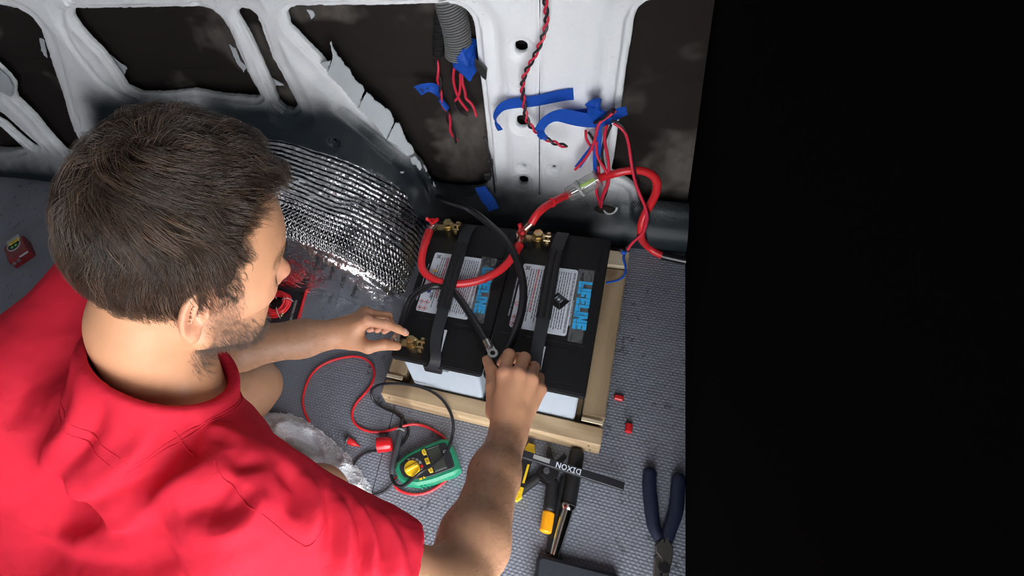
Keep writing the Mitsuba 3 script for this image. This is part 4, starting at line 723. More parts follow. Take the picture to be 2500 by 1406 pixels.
# pliers with blue handles
c = thing('pliers', 'pliers with two dark blue handles lying near the added black bulkhead', 'pliers')
def grip_(l, r, nm): return put(nm, tube(spline(zp([(x, y, z) for x, y, z in l]), 30), np.interp(np.linspace(0, 1, 30), [0, .05, .5, 1], [r * .55, r, r * 1.05, r * .9]), 14, 0.8), 'mat_navy', c)
grip_([(1588, 1142, .014), (1585, 1185, .014), (1590, 1240, .014), (1598, 1290, .014), (1612, 1316, .014)], 0.0112, 'handle'); grip_([(1658, 1156, .014), (1654, 1200, .014), (1650, 1245, .014), (1638, 1285, .014), (1628, 1316, .014)], 0.0112, 'handle')
m, L = flat((1620, 1312), (1626, 1400), 0.012)
pr = lambda l: shapely.Polygon([tuple((np.linalg.inv(m) @ np.r_[UZ(x, y, 0.012), 1])[:2]) for x, y in l])
metal('mat_old_steel', (0.30, 0.29, 0.27), 0.38)
put('jaw', at(slab(pr([(1616, 1316), (1600, 1334), (1602, 1350), (1614, 1364), (1618, 1400), (1608, 1440), (1626, 1440), (1632, 1400), (1640, 1370), (1642, 1338), (1630, 1316)]), -0.008, 0.006), m), 'mat_old_steel', c, smooth=False)
put('jaw', at(slab(pr([(1598, 1362), (1596, 1400), (1602, 1440), (1618, 1440), (1612, 1400), (1622, 1375), (1634, 1350), (1612, 1350)]), -0.010, 0.002), m), 'mat_old_steel', c, smooth=False)
pv = UZ(1621, 1386, 0.02); put('pivot', cyl(pv - [0, 0, 0.004], pv + [0, 0, 0.001], 0.0085, 18), 'mat_dark_metal', c); put('cutter_gap', box(0.002, 0.010, 0.003, UZ(1622, 1318, 0.0185)), 'mat_lid', c, smooth=False)

# circuit breaker on the mat behind the head
c = thing('circuit_breaker', 'dark red circuit breaker with a yellow 100A sticker, behind the man\'s head', 'circuit breaker')
m, L = flat((44, 672), (105, 632), 0.02); o = UZ(57, 622, 0.0); m = basis(o, UZ(108, 588, 0) - UZ(57, 622, 0)); e = 0.040
o2 = m[:3, 3]
put('body', at(slab(rrect(0.074, 0.082, 0.008), 0.0, 0.038, 0.006), m), 'mat_maroon', c, smooth=28)
put('dial', at(cat_([mv(trimesh.creation.annulus(0.0205, 0.0235, 0.004, sections=36), 0, 0.012, 0.0395)]), m), 'mat_grey_wire', c, smooth=25); put('dial_face', at(mv(lathe([(0, 0.037), (0.0205, 0.037), (0.0205, 0.0395), (0, 0.0395)], 36), 0, 0.012, 0), m), 'mat_panel', c, smooth=25)
for x in (-0.007, 0.006): put('green_dot', at(mv(lathe([(0, 0.0393), (0.0048, 0.0393), (0.0048, 0.0403), (0, 0.0403)], 14), x, 0.008, 0), m), 'mat_green_dot', c)
put('flap', at(box(0.046, 0.026, 0.003, (0.004, 0.036, 0.0395), 0.0008), m), 'mat_grey_wire', c, smooth=False)
st = put('sticker', at(box(0.032, 0.015, 0.0006, (0.006, 0.024, 0.0425)), m), 'mat_yellow', c, smooth=False)
tx = rot(meshkit.text_mesh('100A', 0.0068, 0.0004, True), 180); tx.apply_translation((0.018, 0.0275, 0.0429)); put('lettering', at(tx, m), 'mat_print', st, smooth=False)
put('lever', at(cat_([box(0.032, 0.004, 0.006, (0.014, -0.042, 0.030), 0.001)]), m), 'mat_case', c, smooth=False)
for x in (-0.026, -0.010): put('screw', at(cyl((x, -0.044, 0.022), (x, -0.038, 0.022), 0.006, 14), m), 'mat_steel', c)

# carded coil of red wire
c = thing('wire_coil', 'carded coil of red wire lying in front of the foil covered wheel arch', 'wire coil')
m, L = flat((700, 790), (722, 712), 0.0)
card = basis(UZ(690, 748, 0.0), UZ(716, 660, 0) - UZ(690, 748, 0)); cm = lambda me: at(me, card)
put('card', cm(slab(rrect(0.125, 0.15, 0.004, (0.0, 0.025)), 0.001, 0.006, 0.0015)), 'mat_panel', c, smooth=False)
th = np.linspace(0, 2 * np.pi, 61)[:-1]
for r, z, k in [(0.032, 0.012, 0), (0.027, 0.014, 1), (0.022, 0.013, 2), (0.0295, 0.021, 3), (0.0245, 0.022, 4), (0.036, 0.011, 5), (0.033, 0.018, 6)]:
    P = np.stack([r * np.cos(th) * (1 + .04 * np.sin(3 * th + k)), r * np.sin(th) * (1 + .04 * np.sin(2 * th + 2 * k)) + 0.012, z + 0.0018 * np.sin(2 * th + k)], 1); P = np.vstack([P, P[:2]])
    put('wire_turn', cm(tube(P, 0.0034, 9)), 'mat_cable_red', c)
for a in (0.3, 1.9, 3.6, 5.0):
    d = np.array([math.cos(a), math.sin(a)]); P = [(*(d * .016 + [0, .012]), .010), (*(d * .019 + [0, .012]), .024), (*(d * .030 + [0, .012]), .028), (*(d * .040 + [0, .012]), .018), (*(d * .042 + [0, .012]), .006)]
    put('tie', cm(tube(spline(P, 16), 0.0011, 7)), 'mat_grey_wire', c)
tx = rot(meshkit.text_mesh('CABLE PRIMARIO', 0.0058, 0.0003, True), 0); tx.apply_translation((-0.052, -0.039, 0.0062)); put('lettering', cm(tx), 'mat_grey_wire', c, smooth=False)
put('red_tube', cm(tube(np.array([(-0.06, -0.0555, 0.006), (-0.058, -0.0555, 0.006), (0.058, -0.0555, 0.006), (0.06, -0.0555, 0.006)]), [.002, .0042, .0042, .002], 10)), 'mat_red_gloss', c)
put('brass_pin', cm(ball((-0.030, -0.010, 0.012), 0.005, (1.4, 1, 1), 2)), 'mat_brass', c)

# towel bunched on the mat under the man
c = thing('towel', 'white fluffy towel bunched on the mat under the man\'s arm', 'towel')
out = [(600, 1020), (656, 1006), (702, 1008), (738, 1024), (775, 1048), (812, 1078), (842, 1106), (868, 1138), (890, 1172), (911, 1213), (840, 1260), (740, 1260), (640, 1190), (570, 1100)]
PP = np.array([UZ(x, y, 0.012) for x, y in out]); pg = shapely.Polygon(PP[:, :2]).buffer(-0.006).buffer(0.006)
lo, hi = PP.min(0), PP.max(0); n_ = 150; X, Y = np.meshgrid(np.linspace(lo[0] - .005, hi[0] + .005, n_), np.linspace(lo[1] - .005, hi[1] + .005, n_), indexing='ij'); G = np.stack([X.ravel(), Y.ravel()], 1)
ring_ = np.array(pg.exterior.coords)[:-1]; ring_ = dense(ring_, 0.01); ed = -polyd(ring_, G) + 0.004 * (meshkit.noise(np.c_[G * 160, np.zeros(len(G))]) - .5)
A3 = np.c_[G, np.zeros(len(G))]
fold = lambda a, b_, w, h: h * np.exp(-(linedist(np.array([UZ(*q, 0.02)[:2] for q in (a, b_)]), G) / w) ** 2)
Z = 0.014 + 0.030 * sm(0, 0.09, ed) + fold((700, 1050), (800, 1170), 0.016, 0.022) + fold((760, 1060), (790, 1150), 0.010, -0.012) + fold((850, 1130), (800, 1180), 0.012, 0.014) + fold((880, 1190), (830, 1200), 0.010, 0.010) + 0.020 * (meshkit.fbm(A3 * 14) - 0.5) + 0.004 * (meshkit.noise(A3 * 260) - 0.5)
Z = np.maximum(Z, 0.006) * sm(-0.001, 0.010, ed) + 0.0005
ok = (ed > 0).reshape(n_, n_); fa_ = grid_faces(n_, n_, False); fa_ = fa_[ed[fa_].min(1) > -0.004]
tw_ = M(np.c_[G, Z], fa_); tw_ = tw_ if vnormals(tw_)[:, 2].mean() > 0 else M(np.c_[G, Z], fa_[:, ::-1]); tw_.remove_unreferenced_vertices()
bump('mat_towel', proc(lambda p, n, uv: mix((0.58, 0.59, 0.60), (0.88, 0.91, 0.95), smoothstep(0.35, 0.6, fbm(p.x * 18, p.y * 26, 3.0, 3)))), 0.95, lambda p, n, uv: noise(p.x * 420, p.y * 420, p.z * 420), 0.0025, 5e-4, sheen=0.5)
put('cloth', tw_, 'mat_towel', c, smooth=True)
# pile along the edge and over the cloth
vs = tw_.vertices[rng.choice(len(tw_.vertices), 9000)]; tuft = []
ang = rng.uniform(0, 2 * np.pi, len(vs)); hh = rng.uniform(.0015, .004, len(vs)); dv = np.c_[np.cos(ang) * hh, np.sin(ang) * hh, hh * .9]; sd_ = np.c_[-np.sin(ang), np.cos(ang), 0 * ang] * 0.0006
V = np.stack([vs + sd_, vs - sd_, vs + dv], 1).reshape(-1, 3); put('pile', M(V, np.arange(len(V)).reshape(-1, 3)), 'mat_towel', c, smooth=False, kind='stuff')

# ------------------------------------------------------------------ the man
EAR = np.array([-0.062, -0.178, 0.752])                                           # point between the ears
HM = np.array([[0.621, -0.723, 0.303], [0.578, 0.683, 0.447], [-0.53, -0.102, 0.842]])   # columns: forward, left, up of the head
def HW(*l): return EAR + HM @ np.array(l, float)
def HLp(P): return (P - EAR) @ HM
NB = np.array([-0.115, -0.262, 0.645]); RS, LS = np.array([0.028, -0.368, 0.594]), np.array([-0.268, -0.182, 0.612])
RE, RW = UD(1100, 1468, 0.665), UD(1240, 1062, 0.905)
LE, LW = UD(472, 866, 1.05), UD(838, 812, 1.10)
HC = np.array([-0.37, -0.52, 0.26]); rt = np.array([0.883, -0.469, 0]); fw = np.array([0.469, 0.883, 0])
KL, KR = np.array([-0.318, -0.078, 0.075]), np.array([-0.088, -0.258, 0.075]); HLj, HRj = HC - rt * 0.09 - [0, 0, .03], HC + rt * 0.09 - [0, 0, .03]
AL, AR = HLj + np.array([-.03, -.04, -.185]) * 1.0, HRj + np.array([0, -.04, -.185])

def far_(P, fn, c, r):
    """fn, or the distance to its bounding sphere where every point of P is well outside of that."""
    e = np.linalg.norm(P - c, axis=1) - r
    return e if len(P) > 3 and e.min() > 0.035 else fn(P)
def head_sd(P): return far_(P, head_sd_, HW(-.005, 0, .0), 0.165)
def head_sd_(P):
    q = HLp(P); d = d_ell(q, (-0.004, 0, 0.040), (0.098, 0.076, 0.088))
    d = smin(d, d_ell(q, (0.036, 0, 0.028), (0.066, 0.066, 0.072)), 0.03)                       # brow and temples
    d = smin(d, d_cone(q, (0.040, 0, -0.020), (0.066, 0, -0.062), 0.056, 0.036), 0.03)           # middle face, jaw
    for s in (-1, 1):
        d = smin(d, d_cone(q, (0.005, s * .058, -0.050), (0.066, s * .022, -0.088), 0.017, 0.016), 0.022)   # jaw bone
        d = smin(d, d_ell(q, (0.062, s * .040, -0.010), (0.026, 0.022, 0.022)), 0.022)            # cheek
        d = smin(d, d_cone(q, (0.084, s * .012, 0.030), (0.070, s * .048, 0.026), 0.012, 0.010), 0.012)     # brow ridge
        d = smax(d, -d_ell(q, (0.095, s * .032, 0.010), (0.018, 0.017, 0.011)), 0.012)             # eye socket
        d = smin(d, np.linalg.norm(q - [0.074, s * .031, 0.010], axis=-1) - 0.0125, 0.003)        # eye
        d = smin(d, d_ell(q, (0.099, s * .0105, -0.028), (0.011, 0.0075, 0.008)), 0.006)          # nostril wing
    d = smin(d, d_cone(q, (0.086, 0, 0.024), (0.110, 0, -0.014), 0.0095, 0.0085), 0.012); d = smin(d, d_ell(q, (0.112, 0, -0.020), (0.0125, 0.0115, 0.0105)), 0.008)   # nose
    d = smin(d, d_ell(q, (0.088, 0, -0.050), (0.011, 0.022, 0.006)), 0.006); d = smin(d, d_ell(q, (0.086, 0, -0.062), (0.011, 0.019, 0.007)), 0.006)               # lips
    d = smin(d, d_ell(q, (0.078, 0, -0.092), (0.018, 0.022, 0.017)), 0.02)                        # chin
    for s in (-1, 1):                                                                             # ears
        if len(P) < 40000 and np.abs(q - [-.008, s * .079, 0]).max(1).min() > .055: continue
        c = np.array([-0.008, s * 0.079, 0.000]); R = np.stack([norm([0.93, -s * 0.25, -0.2]), norm([0.28, s * 0.95, 0.1]), norm([0.17, -s * 0.1, 0.98])], 1); R, _ = np.linalg.qr(R); R = R * np.sign(np.diag(R.T @ np.array([[1, 0, 0], [0, s, 0], [0, 0, 1]])))
        l = (q - c) @ R / 0.90
        e = d_ell(l, (0, 0, 0), (0.0185, 0.008, 0.032))
        e = smax(e, -d_ell(l, (0.002, 0.007, 0.001), (0.0125, 0.0085, 0.024)), 0.003)
        a = np.arctan2(l[:, 2], l[:, 0]); rr = np.hypot(l[:, 0] / 0.0165, l[:, 2] / 0.030)
        rim = np.hypot((rr - 1) * 0.022, l[:, 1] - 0.005) - 0.0036; rim = rim + 0.02 * sm(-1.5, -1.1, a) * sm(0.85, 0.45, a)
        e = smin(e, rim, 0.004); e = smin(e, d_ell(l, (-0.003, 0.006, 0.004), (0.004, 0.003, 0.016)), 0.004)     # antihelix
        e = smin(e, d_ell(l, (0.0125, 0.004, -0.002), (0.005, 0.006, 0.008)), 0.004); e = smin(e, d_ell(l, (0.004, 0.002, -0.029), (0.009, 0.006, 0.011)), 0.006)   # tragus, lobe
        e = smax(e, -d_ell(l, (0.004, 0.006, -0.004), (0.006, 0.0085, 0.009)), 0.003)
        d = smin(d, e, 0.004)
    d = smin(d, d_cone(q, (-0.028, 0, -0.035), (-0.045, 0, -0.085), 0.060, 0.058), 0.02)
    return d
# fingers: (joint pixels with depth along the view), radius at each joint
RH = dict(palm=[(1240, 1045, .912), ((1232, 912, .940), (1264, 914, .928), (1296, 926, .932), (1318, 950, .942))],
  fing=[([(1230, 912, .938), (1243, 866, .972), (1234, 874, 1.014), (1222, 886, 1.030)], .0098), ([(1264, 914, .928), (1280, 874, .972), (1266, 872, 1.018), (1252, 878, 1.035)], .0098), ([(1296, 926, .932), (1303, 896, .980), (1290, 896, 1.020), (1276, 902, 1.034)], .0092), ([(1318, 950, .942), (1316, 921, .985), (1302, 920, 1.018), (1290, 924, 1.028)], .0080)],
  thumb=[(1214, 1005, .945), (1203, 945, .970), (1200, 905, 1.000), (1188, 878, 1.022)])
LH = dict(palm=[(842, 812, 1.098), ((896, 782, 1.066), (898, 768, 1.085), (892, 762, 1.105), (884, 765, 1.125))],
  fing=[([(896, 784, 1.064), (943, 792, 1.058), (972, 803, 1.072), (991, 813, 1.086)], .0086), ([(898, 768, 1.085), (946, 773, 1.092), (956, 795, 1.120), (938, 808, 1.130)], .0088), ([(892, 762, 1.105), (930, 770, 1.125), (938, 795, 1.150), (920, 806, 1.155)], .0084), ([(884, 765, 1.125), (912, 778, 1.150), (918, 800, 1.168), (900, 806, 1.170)], .0075)],
  thumb=[(862, 830, 1.085), (898, 848, 1.070), (938, 841, 1.068), (970, 845, 1.080)])
def hand_sd(P, h, W):
    c = UD(*h['fing'][1][0][1]) * .5 + W * .5; return far_(P, lambda Q: hand_sd_(Q, h, W), c, 0.115)
def hand_sd_(P, h, W):
    w = UD(*h['palm'][0]); d = None; mc = [UD(*x) for x in h['palm'][1]]
    for i, m in enumerate(mc):
        s = w + (np.mean(mc, 0) - w) * 0.18 + (m - np.mean(mc, 0)) * 0.45; e = d_cone(P, s, m, 0.0165, 0.0115 if i < 3 else 0.0105); d = e if d is None else smin(d, e, 0.011)
    tj = [UD(*x) for x in h['thumb']]
    d = smin(d, d_cone(P, tj[0], tj[1], 0.0170, 0.0118), 0.014); d = smin(d, d_cone(P, tj[0], (mc[0] + w) / 2, 0.014, 0.011), 0.012)
    d = smin(d, d_cone(P, W, w + (np.mean(mc, 0) - w) * .2, 0.026, 0.0195), 0.02)
    f = None
    for js, r in h['fing']:
        j = [UD(*x) for x in js]; e = None
        for k in range(3):
            x = d_cone(P, j[k], j[k + 1], r * (1.08, .98, .88)[k], r * (1.0, .88, .76)[k]); e = x if e is None else smin(e, x, 0.003)
        e = smin(e, np.linalg.norm(P - j[1], axis=-1) - r * 1.03, 0.003)
        d = smin(d, d_cone(P, j[0] + (w - j[0]) * .2, j[0], r * .8, r * 1.12), 0.005)                       # knuckle and tendon
        f = e if f is None else np.minimum(f, e)
    t = smin(d_cone(P, tj[1], tj[2], 0.0108, 0.0100), d_cone(P, tj[2], tj[3], 0.0102, 0.0082), 0.004)
    d = smin(d, f, 0.0045); return smin(d, t, 0.005)
def arm_sd(P, S, E, W, bulge): return far_(P, lambda Q: arm_sd_(Q, S, E, W, bulge), (S + E + W) / 3, 0.33)
def arm_sd_(P, S, E, W, bulge):
    ue = S + (E - S) * .98; d = d_cone(P, S, ue, 0.050, 0.041)
    fa = E + (W - E) * .30; d = smin(d, d_cone(P, E, fa, 0.039, 0.0400), 0.03); d = smin(d, d_cone(P, fa + bulge, E + (W - E) * .72, 0.0395, 0.0315), 0.02)
    return smin(d, d_cone(P, E + (W - E) * .7, W, 0.0318, 0.0265), 0.02)
def body_sd(P):
    d = head_sd(P)
    d = smin(d, d_cone(P, HW(-0.040, 0, -0.075), NB, 0.057, 0.066), 0.02)
    d = smin(d, d_cone(P, NB + rt * .02 - [0, 0, .035], RS - [0, 0, .004], 0.050, 0.050), 0.02); d = smin(d, d_cone(P, NB - rt * .02 - [0, 0, .035], LS - [0, 0, .004], 0.050, 0.050), 0.02)
    c = NB - [0, 0, .12] - fw * .03; d = smin(d, d_cone(P, c + rt * .05, HC + rt * .05, 0.065, 0.085), 0.03); d = smin(d, d_cone(P, c - rt * .05, HC - rt * .05, 0.065, 0.085), 0.03)
    d = smin(d, arm_sd(P, RS, RE, RW, np.array([0.006, 0.0, 0.004])), 0.02); d = smin(d, arm_sd(P, LS, LE, LW, np.array([0, 0, 0.004])), 0.02)
    d = smin(d, hand_sd(P, RH, RW), 0.010); d = smin(d, hand_sd(P, LH, LW), 0.010)
    for K, Hj, A in ((KL, HLj, AL), (KR, HRj, AR)):
        d = smin(d, d_cone(P, Hj, K + (Hj - K) * .08 + [0, 0, .012], 0.088, 0.060), 0.02); d = smin(d, d_cone(P, K, A, 0.056, 0.038), 0.025)
        t = A - fw * .16 - [0, 0, .02]; d = smin(d, d_cone(P, A, t, 0.036, 0.026), 0.02)
    return d
def boxed(fn, c, h):
    c, h = np.asarray(c), np.asarray(h); return fn, c - h, c + h
lo_ = np.array([-0.62, -0.86, 0.0]); hi_ = np.array([0.36, 0.16, 0.93])
body = nets(body_sd, lo_, hi_, 0.0026, 24, 1.3)
relax(body, 2); body.vertices[:, 2] = np.maximum(body.vertices[:, 2], 0.001)
bv = body.vertices; q = HLp(bv)
col = np.tile([0.48, 0.238, 0.128], (len(bv), 1)); n1 = meshkit.fbm(bv * 18)[:, None]; n2 = meshkit.noise(bv * 90)[:, None]
col *= 0.86 + 0.22 * n1 + 0.07 * n2
def blush(c, r, k, t=(0.62, 0.24, 0.17)):
    global col; w = (np.exp(-(np.linalg.norm(bv - c, axis=1) / r) ** 2) * k)[:, None]; col = col * (1 - w) + np.array(t) * w
blush(HW(0.118, 0, -.02), 0.022, .45); blush(HW(-0.008, -.085, 0), 0.03, .35); blush(HW(.06, -.045, -.01), 0.03, .2)
for h in (RH, LH):
    for js, r in h['fing']: blush(UD(*js[0]), 0.012, .35); blush(UD(*js[1]), 0.010, .4); blush(UD(*js[3]), 0.012, .3)
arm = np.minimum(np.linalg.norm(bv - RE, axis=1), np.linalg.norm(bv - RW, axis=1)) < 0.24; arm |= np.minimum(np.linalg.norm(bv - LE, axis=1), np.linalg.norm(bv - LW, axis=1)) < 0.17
hd = np.minimum(np.linalg.norm(bv - UD(1262, 950, .935), axis=1), np.linalg.norm(bv - UD(910, 800, 1.08), axis=1)); af = sm(.06, .12, hd)[:, None] * arm[:, None]; col = col * (1 - af + af * np.array([0.80, 0.85, 0.92])); col[hd < .12] *= np.array([1.12, 1.14, 1.20]); leg = bv[:, 2] < 0.22; leg &= np.linalg.norm(bv - LW, axis=1) > .2; col[leg] *= np.array([0.76, 0.80, 0.86])  # forearm skin darkened: shade on the arms put into the colour
# stubble where the beard grows
def beard_mask(l):
    jaw = sm(-0.012, -0.045, l[:, 2] + np.clip((l[:, 0] - 0.03) * 0.9, -.02, .06)) ; fr = sm(-0.012, 0.012, l[:, 0] - 0.012 + np.clip(-(l[:, 2] + .05), 0, .1) * .45)
    side = sm(0.012, 0.020, l[:, 0]) * sm(0.050, 0.040, l[:, 0]) * sm(0.03, 0.005, l[:, 2]); low = sm(-0.128, -0.098, l[:, 2])
    return np.clip(np.maximum(jaw * fr, side * .8), 0, 1) * low
def beard_ok(l): return beard_mask(l) * (np.abs(l[:, 1]) < 0.085) * sm(-.012, .022, l[:, 0]) * sm(.105, .085, np.linalg.norm(l - [0.04, 0, -.05], axis=1))
bm = beard_ok(q)[:, None]; col = col * (1 - bm * .45) + np.array([0.16, 0.10, 0.075]) * bm * .45
lipm = (np.exp(-(np.linalg.norm((q - [0.092, 0, -.056]) / [1, 1.6, .8], axis=1) / 0.012) ** 2) * .6)[:, None]; col = col * (1 - lipm) + np.array([.48, .2, .16]) * lipm
scene['mat_skin'] = {'type': 'twosided', 'bsdf': {'type': 'bumpmap', 'arbitrary': proc(lambda p, n, uv: fbm(p.x * 500, p.y * 500, p.z * 500, 2), 4e-4), 'scale': 0.00025,
                     'bsdf': {'type': 'principled', 'base_color': {'type': 'mesh_attribute', 'name': 'vertex_color'}, 'roughness': 0.48, 'specular': 0.45, 'sheen': 0.15}}}
man = thing('person', 'man with short brown hair and beard in a red T-shirt kneeling beside the batteries', 'person')
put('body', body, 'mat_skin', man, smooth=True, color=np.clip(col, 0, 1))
# nails
pri('mat_nail', (0.66, 0.42, 0.34), 0.3)
def nail(tip, back, away, w=0.0050):
    d = norm(tip - back); m = basis(tip - d * 0.004 + norm(away) * 0.0068, d, away); e = ball((0, 0, 0), 1.0, (0.0062, w, 0.0016), 3); return put('nail', at(e, m), 'mat_nail', man)
nail(UD(970, 845, 1.080), UD(938, 841, 1.068), CAM - UD(970, 845, 1.08) + np.array([.1, -.3, -.1]), 0.0058); nail(UD(991, 813, 1.086), UD(972, 803, 1.072), CAM - UD(991, 813, 1.086) + np.array([.3, .5, .3]), 0.0048)
# brows and lashes
pri('mat_brow', (0.030, 0.019, 0.013), 0.6)
def bristles(roots, dirs, length, r, name, mat, parent, segs=3, bend=None, color=None):
    """Short hairs as thin three-sided tapering tubes, one mesh."""
    n = len(roots); t = np.linspace(0, 1, segs + 1); L = np.broadcast_to(length, (n,))[:, None, None]
    P = roots[:, None] + dirs[:, None] * L * t[None, :, None] + (0 if bend is None else bend[:, None] * L * (t ** 2)[None, :, None])
    return strands(P, r, name, mat, parent, color)
def strands(P, r, name, mat, parent, color=None, taper=0.25):
    n, k = P.shape[:2]; tt = np.gradient(P, axis=1); tt /= np.linalg.norm(tt, axis=2, keepdims=True) + 1e-12
    ref = np.where(np.abs(tt[..., 2:]) < .9, [0, 0, 1.0], [1.0, 0, 0]); a = np.cross(tt, ref); a /= np.linalg.norm(a, axis=2, keepdims=True) + 1e-12; b = np.cross(tt, a)
    ang = np.arange(3) * 2 * np.pi / 3; rr = (np.linspace(1, taper, k)[None, :] * np.broadcast_to(r, (n,))[:, None])[:, :, None, None]
    V = (P[:, :, None] + rr * (np.cos(ang)[None, None, :, None] * a[:, :, None] + np.sin(ang)[None, None, :, None] * b[:, :, None])).reshape(-1, 3)
    f = grid_faces(k, 3); Fc = (np.arange(n)[:, None, None] * (k * 3) + f[None]).reshape(-1, 3)
    kw = {} if color is None else {'color': np.repeat(color, k * 3, axis=0)}
    return put(name, M(V, Fc), mat, parent, smooth=True, kind='stuff', **kw)
vn = vnormals(body); tree = cKDTree(bv)
hl = q; face = np.linalg.norm(q - [0.04, 0, -.02], axis=1) < 0.13
ids = np.where(face)[0]
w = beard_ok(q[ids]); pick = rng.choice(ids, 7000, p=w / w.sum()); jit = rng.normal(0, .0008, (len(pick), 3))
ql = q[pick]; dl = np.stack([0.35 + 2.2 * np.clip(ql[:, 0] - .05, 0, 1) * 6, 0.0 * ql[:, 1] + np.sign(ql[:, 1]) * .15, -0.9 + 0 * ql[:, 0]], 1) @ HM.T
dv = vn[pick] * .55 + dl / np.linalg.norm(dl, axis=1, keepdims=True) * .8 + rng.normal(0, .25, (len(pick), 3)); dv /= np.linalg.norm(dv, axis=1, keepdims=True)
low = sm(-0.03, -0.085, ql[:, 2]); tone = rng.uniform(.6, 1.5, len(pick))[:, None]
scene['mat_hair'] = {'type': 'twosided', 'bsdf': {'type': 'principled', 'base_color': {'type': 'mesh_attribute', 'name': 'vertex_color'}, 'roughness': 0.38, 'specular': 0.5}}
bristles(bv[pick] + jit, dv, rng.uniform(.0025, .0045, len(pick)) + .0045 * low, 0.00016 + 0.00005 * low, 'beard', 'mat_hair', man, 3, color=np.clip(np.array([0.060, 0.038, 0.026]) * tone, 0, 1))
bp, bd = [], []
for s in (-1, 1):
    u = rng.uniform(0, 1, 260); r0 = np.stack([0.093 - 0.022 * u ** 1.5, s * (0.012 + 0.040 * u), 0.030 + 0.008 * np.sin(u * 2.6) + rng.normal(0, .0022, 260)], 1); bp.append(r0); bd.append(np.stack([-.2 - .4 * u, s * (.8 + 0 * u), .25 - .5 * u], 1))
bp, bd = np.vstack(bp), np.vstack(bd); wp = EAR + bp @ HM.T; _, ii = tree.query(wp); bristles(bv[ii], norm(bd[0]) * 0 + (bd / np.linalg.norm(bd, axis=1, keepdims=True)) @ HM.T + vn[ii] * .25, 0.0065, 0.00017, 'eyebrow', 'mat_brow', man)

# fine hair on the forearms
ap, ad = [], []
for E_, W_, k in ((RE, RW, 1500), (LE, LW, 1300)):
    ax = norm(W_ - E_); tt = (bv - E_) @ ax / np.linalg.norm(W_ - E_); dd = np.linalg.norm(bv - E_ - np.outer((bv - E_) @ ax, ax), axis=1); ok = np.where((tt > .05) & (tt < .97) & (dd < .052))[0]
    c = rng.choice(ok, k); ap.append(bv[c] + rng.normal(0, .001, (k, 3))); d_ = vn[c] * .35 + ax * .7 + np.cross(ax, vn[c]) * .5 + rng.normal(0, .25, (k, 3)); ad.append(d_ / np.linalg.norm(d_, axis=1, keepdims=True))
bristles(np.vstack(ap), np.vstack(ad), rng.uniform(.005, .010, len(np.vstack(ap))), 0.00011, 'arm_hair', 'mat_brow', man)

# hair: a cap that follows the skull, and strands that run out from the crown
WH = np.array([-0.038, -0.020, 0.146])
def zline(x): return np.interp(x, [-.13, -.08, -.055, -.035, -.028, -.018, .006, .016, .022, .030, .035, .044, .058, .085, .12], [-.062, -.060, -.056, -.050, -.022, .020, .036, .020, -.004, .010, .070, .096, .106, .108, .112])
def cap_sd(P):
    l = HLp(P); d = d_ell(l, (-0.009, 0.003, 0.050), (0.108, 0.0860, 0.1035)) + 0.0045 * (meshkit.noise(l * 60) - .5)
    return smax(d, (zline(l[:, 0]) - l[:, 2]) * .7 + 0.004 * (meshkit.noise(l * 150) - .5), 0.008)
lo2, hi2 = EAR - 0.155, EAR + 0.165
cap = nets(cap_sd, lo2, hi2, 0.0032, 16, 1.4)
cap_col = np.array([0.014, 0.009, 0.006]) * (0.7 + 0.9 * meshkit.noise(HLp(cap.vertices) * 120))[:, None] * (1 + 1.4 * np.exp(-(np.linalg.norm(HLp(cap.vertices) - WH, axis=1) / .02) ** 2))[:, None]
pri('mat_hair_cap', {'type': 'mesh_attribute', 'name': 'vertex_color'}, 0.9, specular=0.1)
H0 = put('hair', cap, 'mat_hair_cap', man, smooth=True, color=cap_col)
CE, RA = np.array([-0.009, 0.003, 0.050]), np.array([0.1025, 0.0805, 0.098])
def grow(root, n=9, length=0.06, lift=0.012, seed=None):
    """Strand paths in the head's frame: out from the crown along the skull, forward on top, down at the sides."""
    P = root.copy(); out = [P.copy()]; m = len(P); Lk = np.broadcast_to(length, (m,)); nz = meshkit.noise(root * 45)[:, None] - .5; nz2 = meshkit.noise(root * 45 + 7)[:, None] - .5; nz3 = meshkit.noise(root * 130 + 3)[:, None] - .5
    front = sm(0.02, 0.085, root[:, 0]) * sm(0.05, 0.095, root[:, 2]); topw = sm(0.075, 0.12, root[:, 2])
    for k in range(1, n):
        rad = P - WH; rad /= np.linalg.norm(rad, axis=1, keepdims=True) + 1e-9
        nrm = (P - CE) / RA ** 2; nrm /= np.linalg.norm(nrm, axis=1, keepdims=True)
        swirl = np.cross(nrm, rad)
        dn = np.zeros_like(P); dn[:, 2] = -1; fwd = np.zeros_like(P); fwd[:, 0] = 1
        side = sm(0.09, 0.03, P[:, 2])[:, None]; back = sm(-.03, -.08, P[:, 0])[:, None]
        t = rad * .8 + swirl * .28 + dn * side * .9 + fwd * ((topw * .9)[:, None] + .25 * side * (1 - back)) + swirl * nz * 1.5 + fwd * nz2 * .9 + dn * nz3 * .5
        t -= nrm * (t * nrm).sum(1, keepdims=True) * (1 - .0); t /= np.linalg.norm(t, axis=1, keepdims=True) + 1e-9
        fr = front[:, None]; t = t * (1 - fr * .75) + (np.array([1.0, 0.10, 0.42 - .06 * k]) + nz2 * np.array([0, 1.4, .8])) * fr * .75
        P = P + t * (Lk / (n - 1))[:, None]
        s = (P - CE) / RA; rr = np.linalg.norm(s, axis=1, keepdims=True); lf = 1 + (np.broadcast_to(lift, (m,)) / 0.09)[:, None] * min(1, (k / (n - 1)) * 2.2) * (1 - .25 * k / n)
        Q = CE + s / rr * lf * RA; P = P * fr + Q * (1 - fr); out.append(P.copy())
    return np.stack(out, 1)
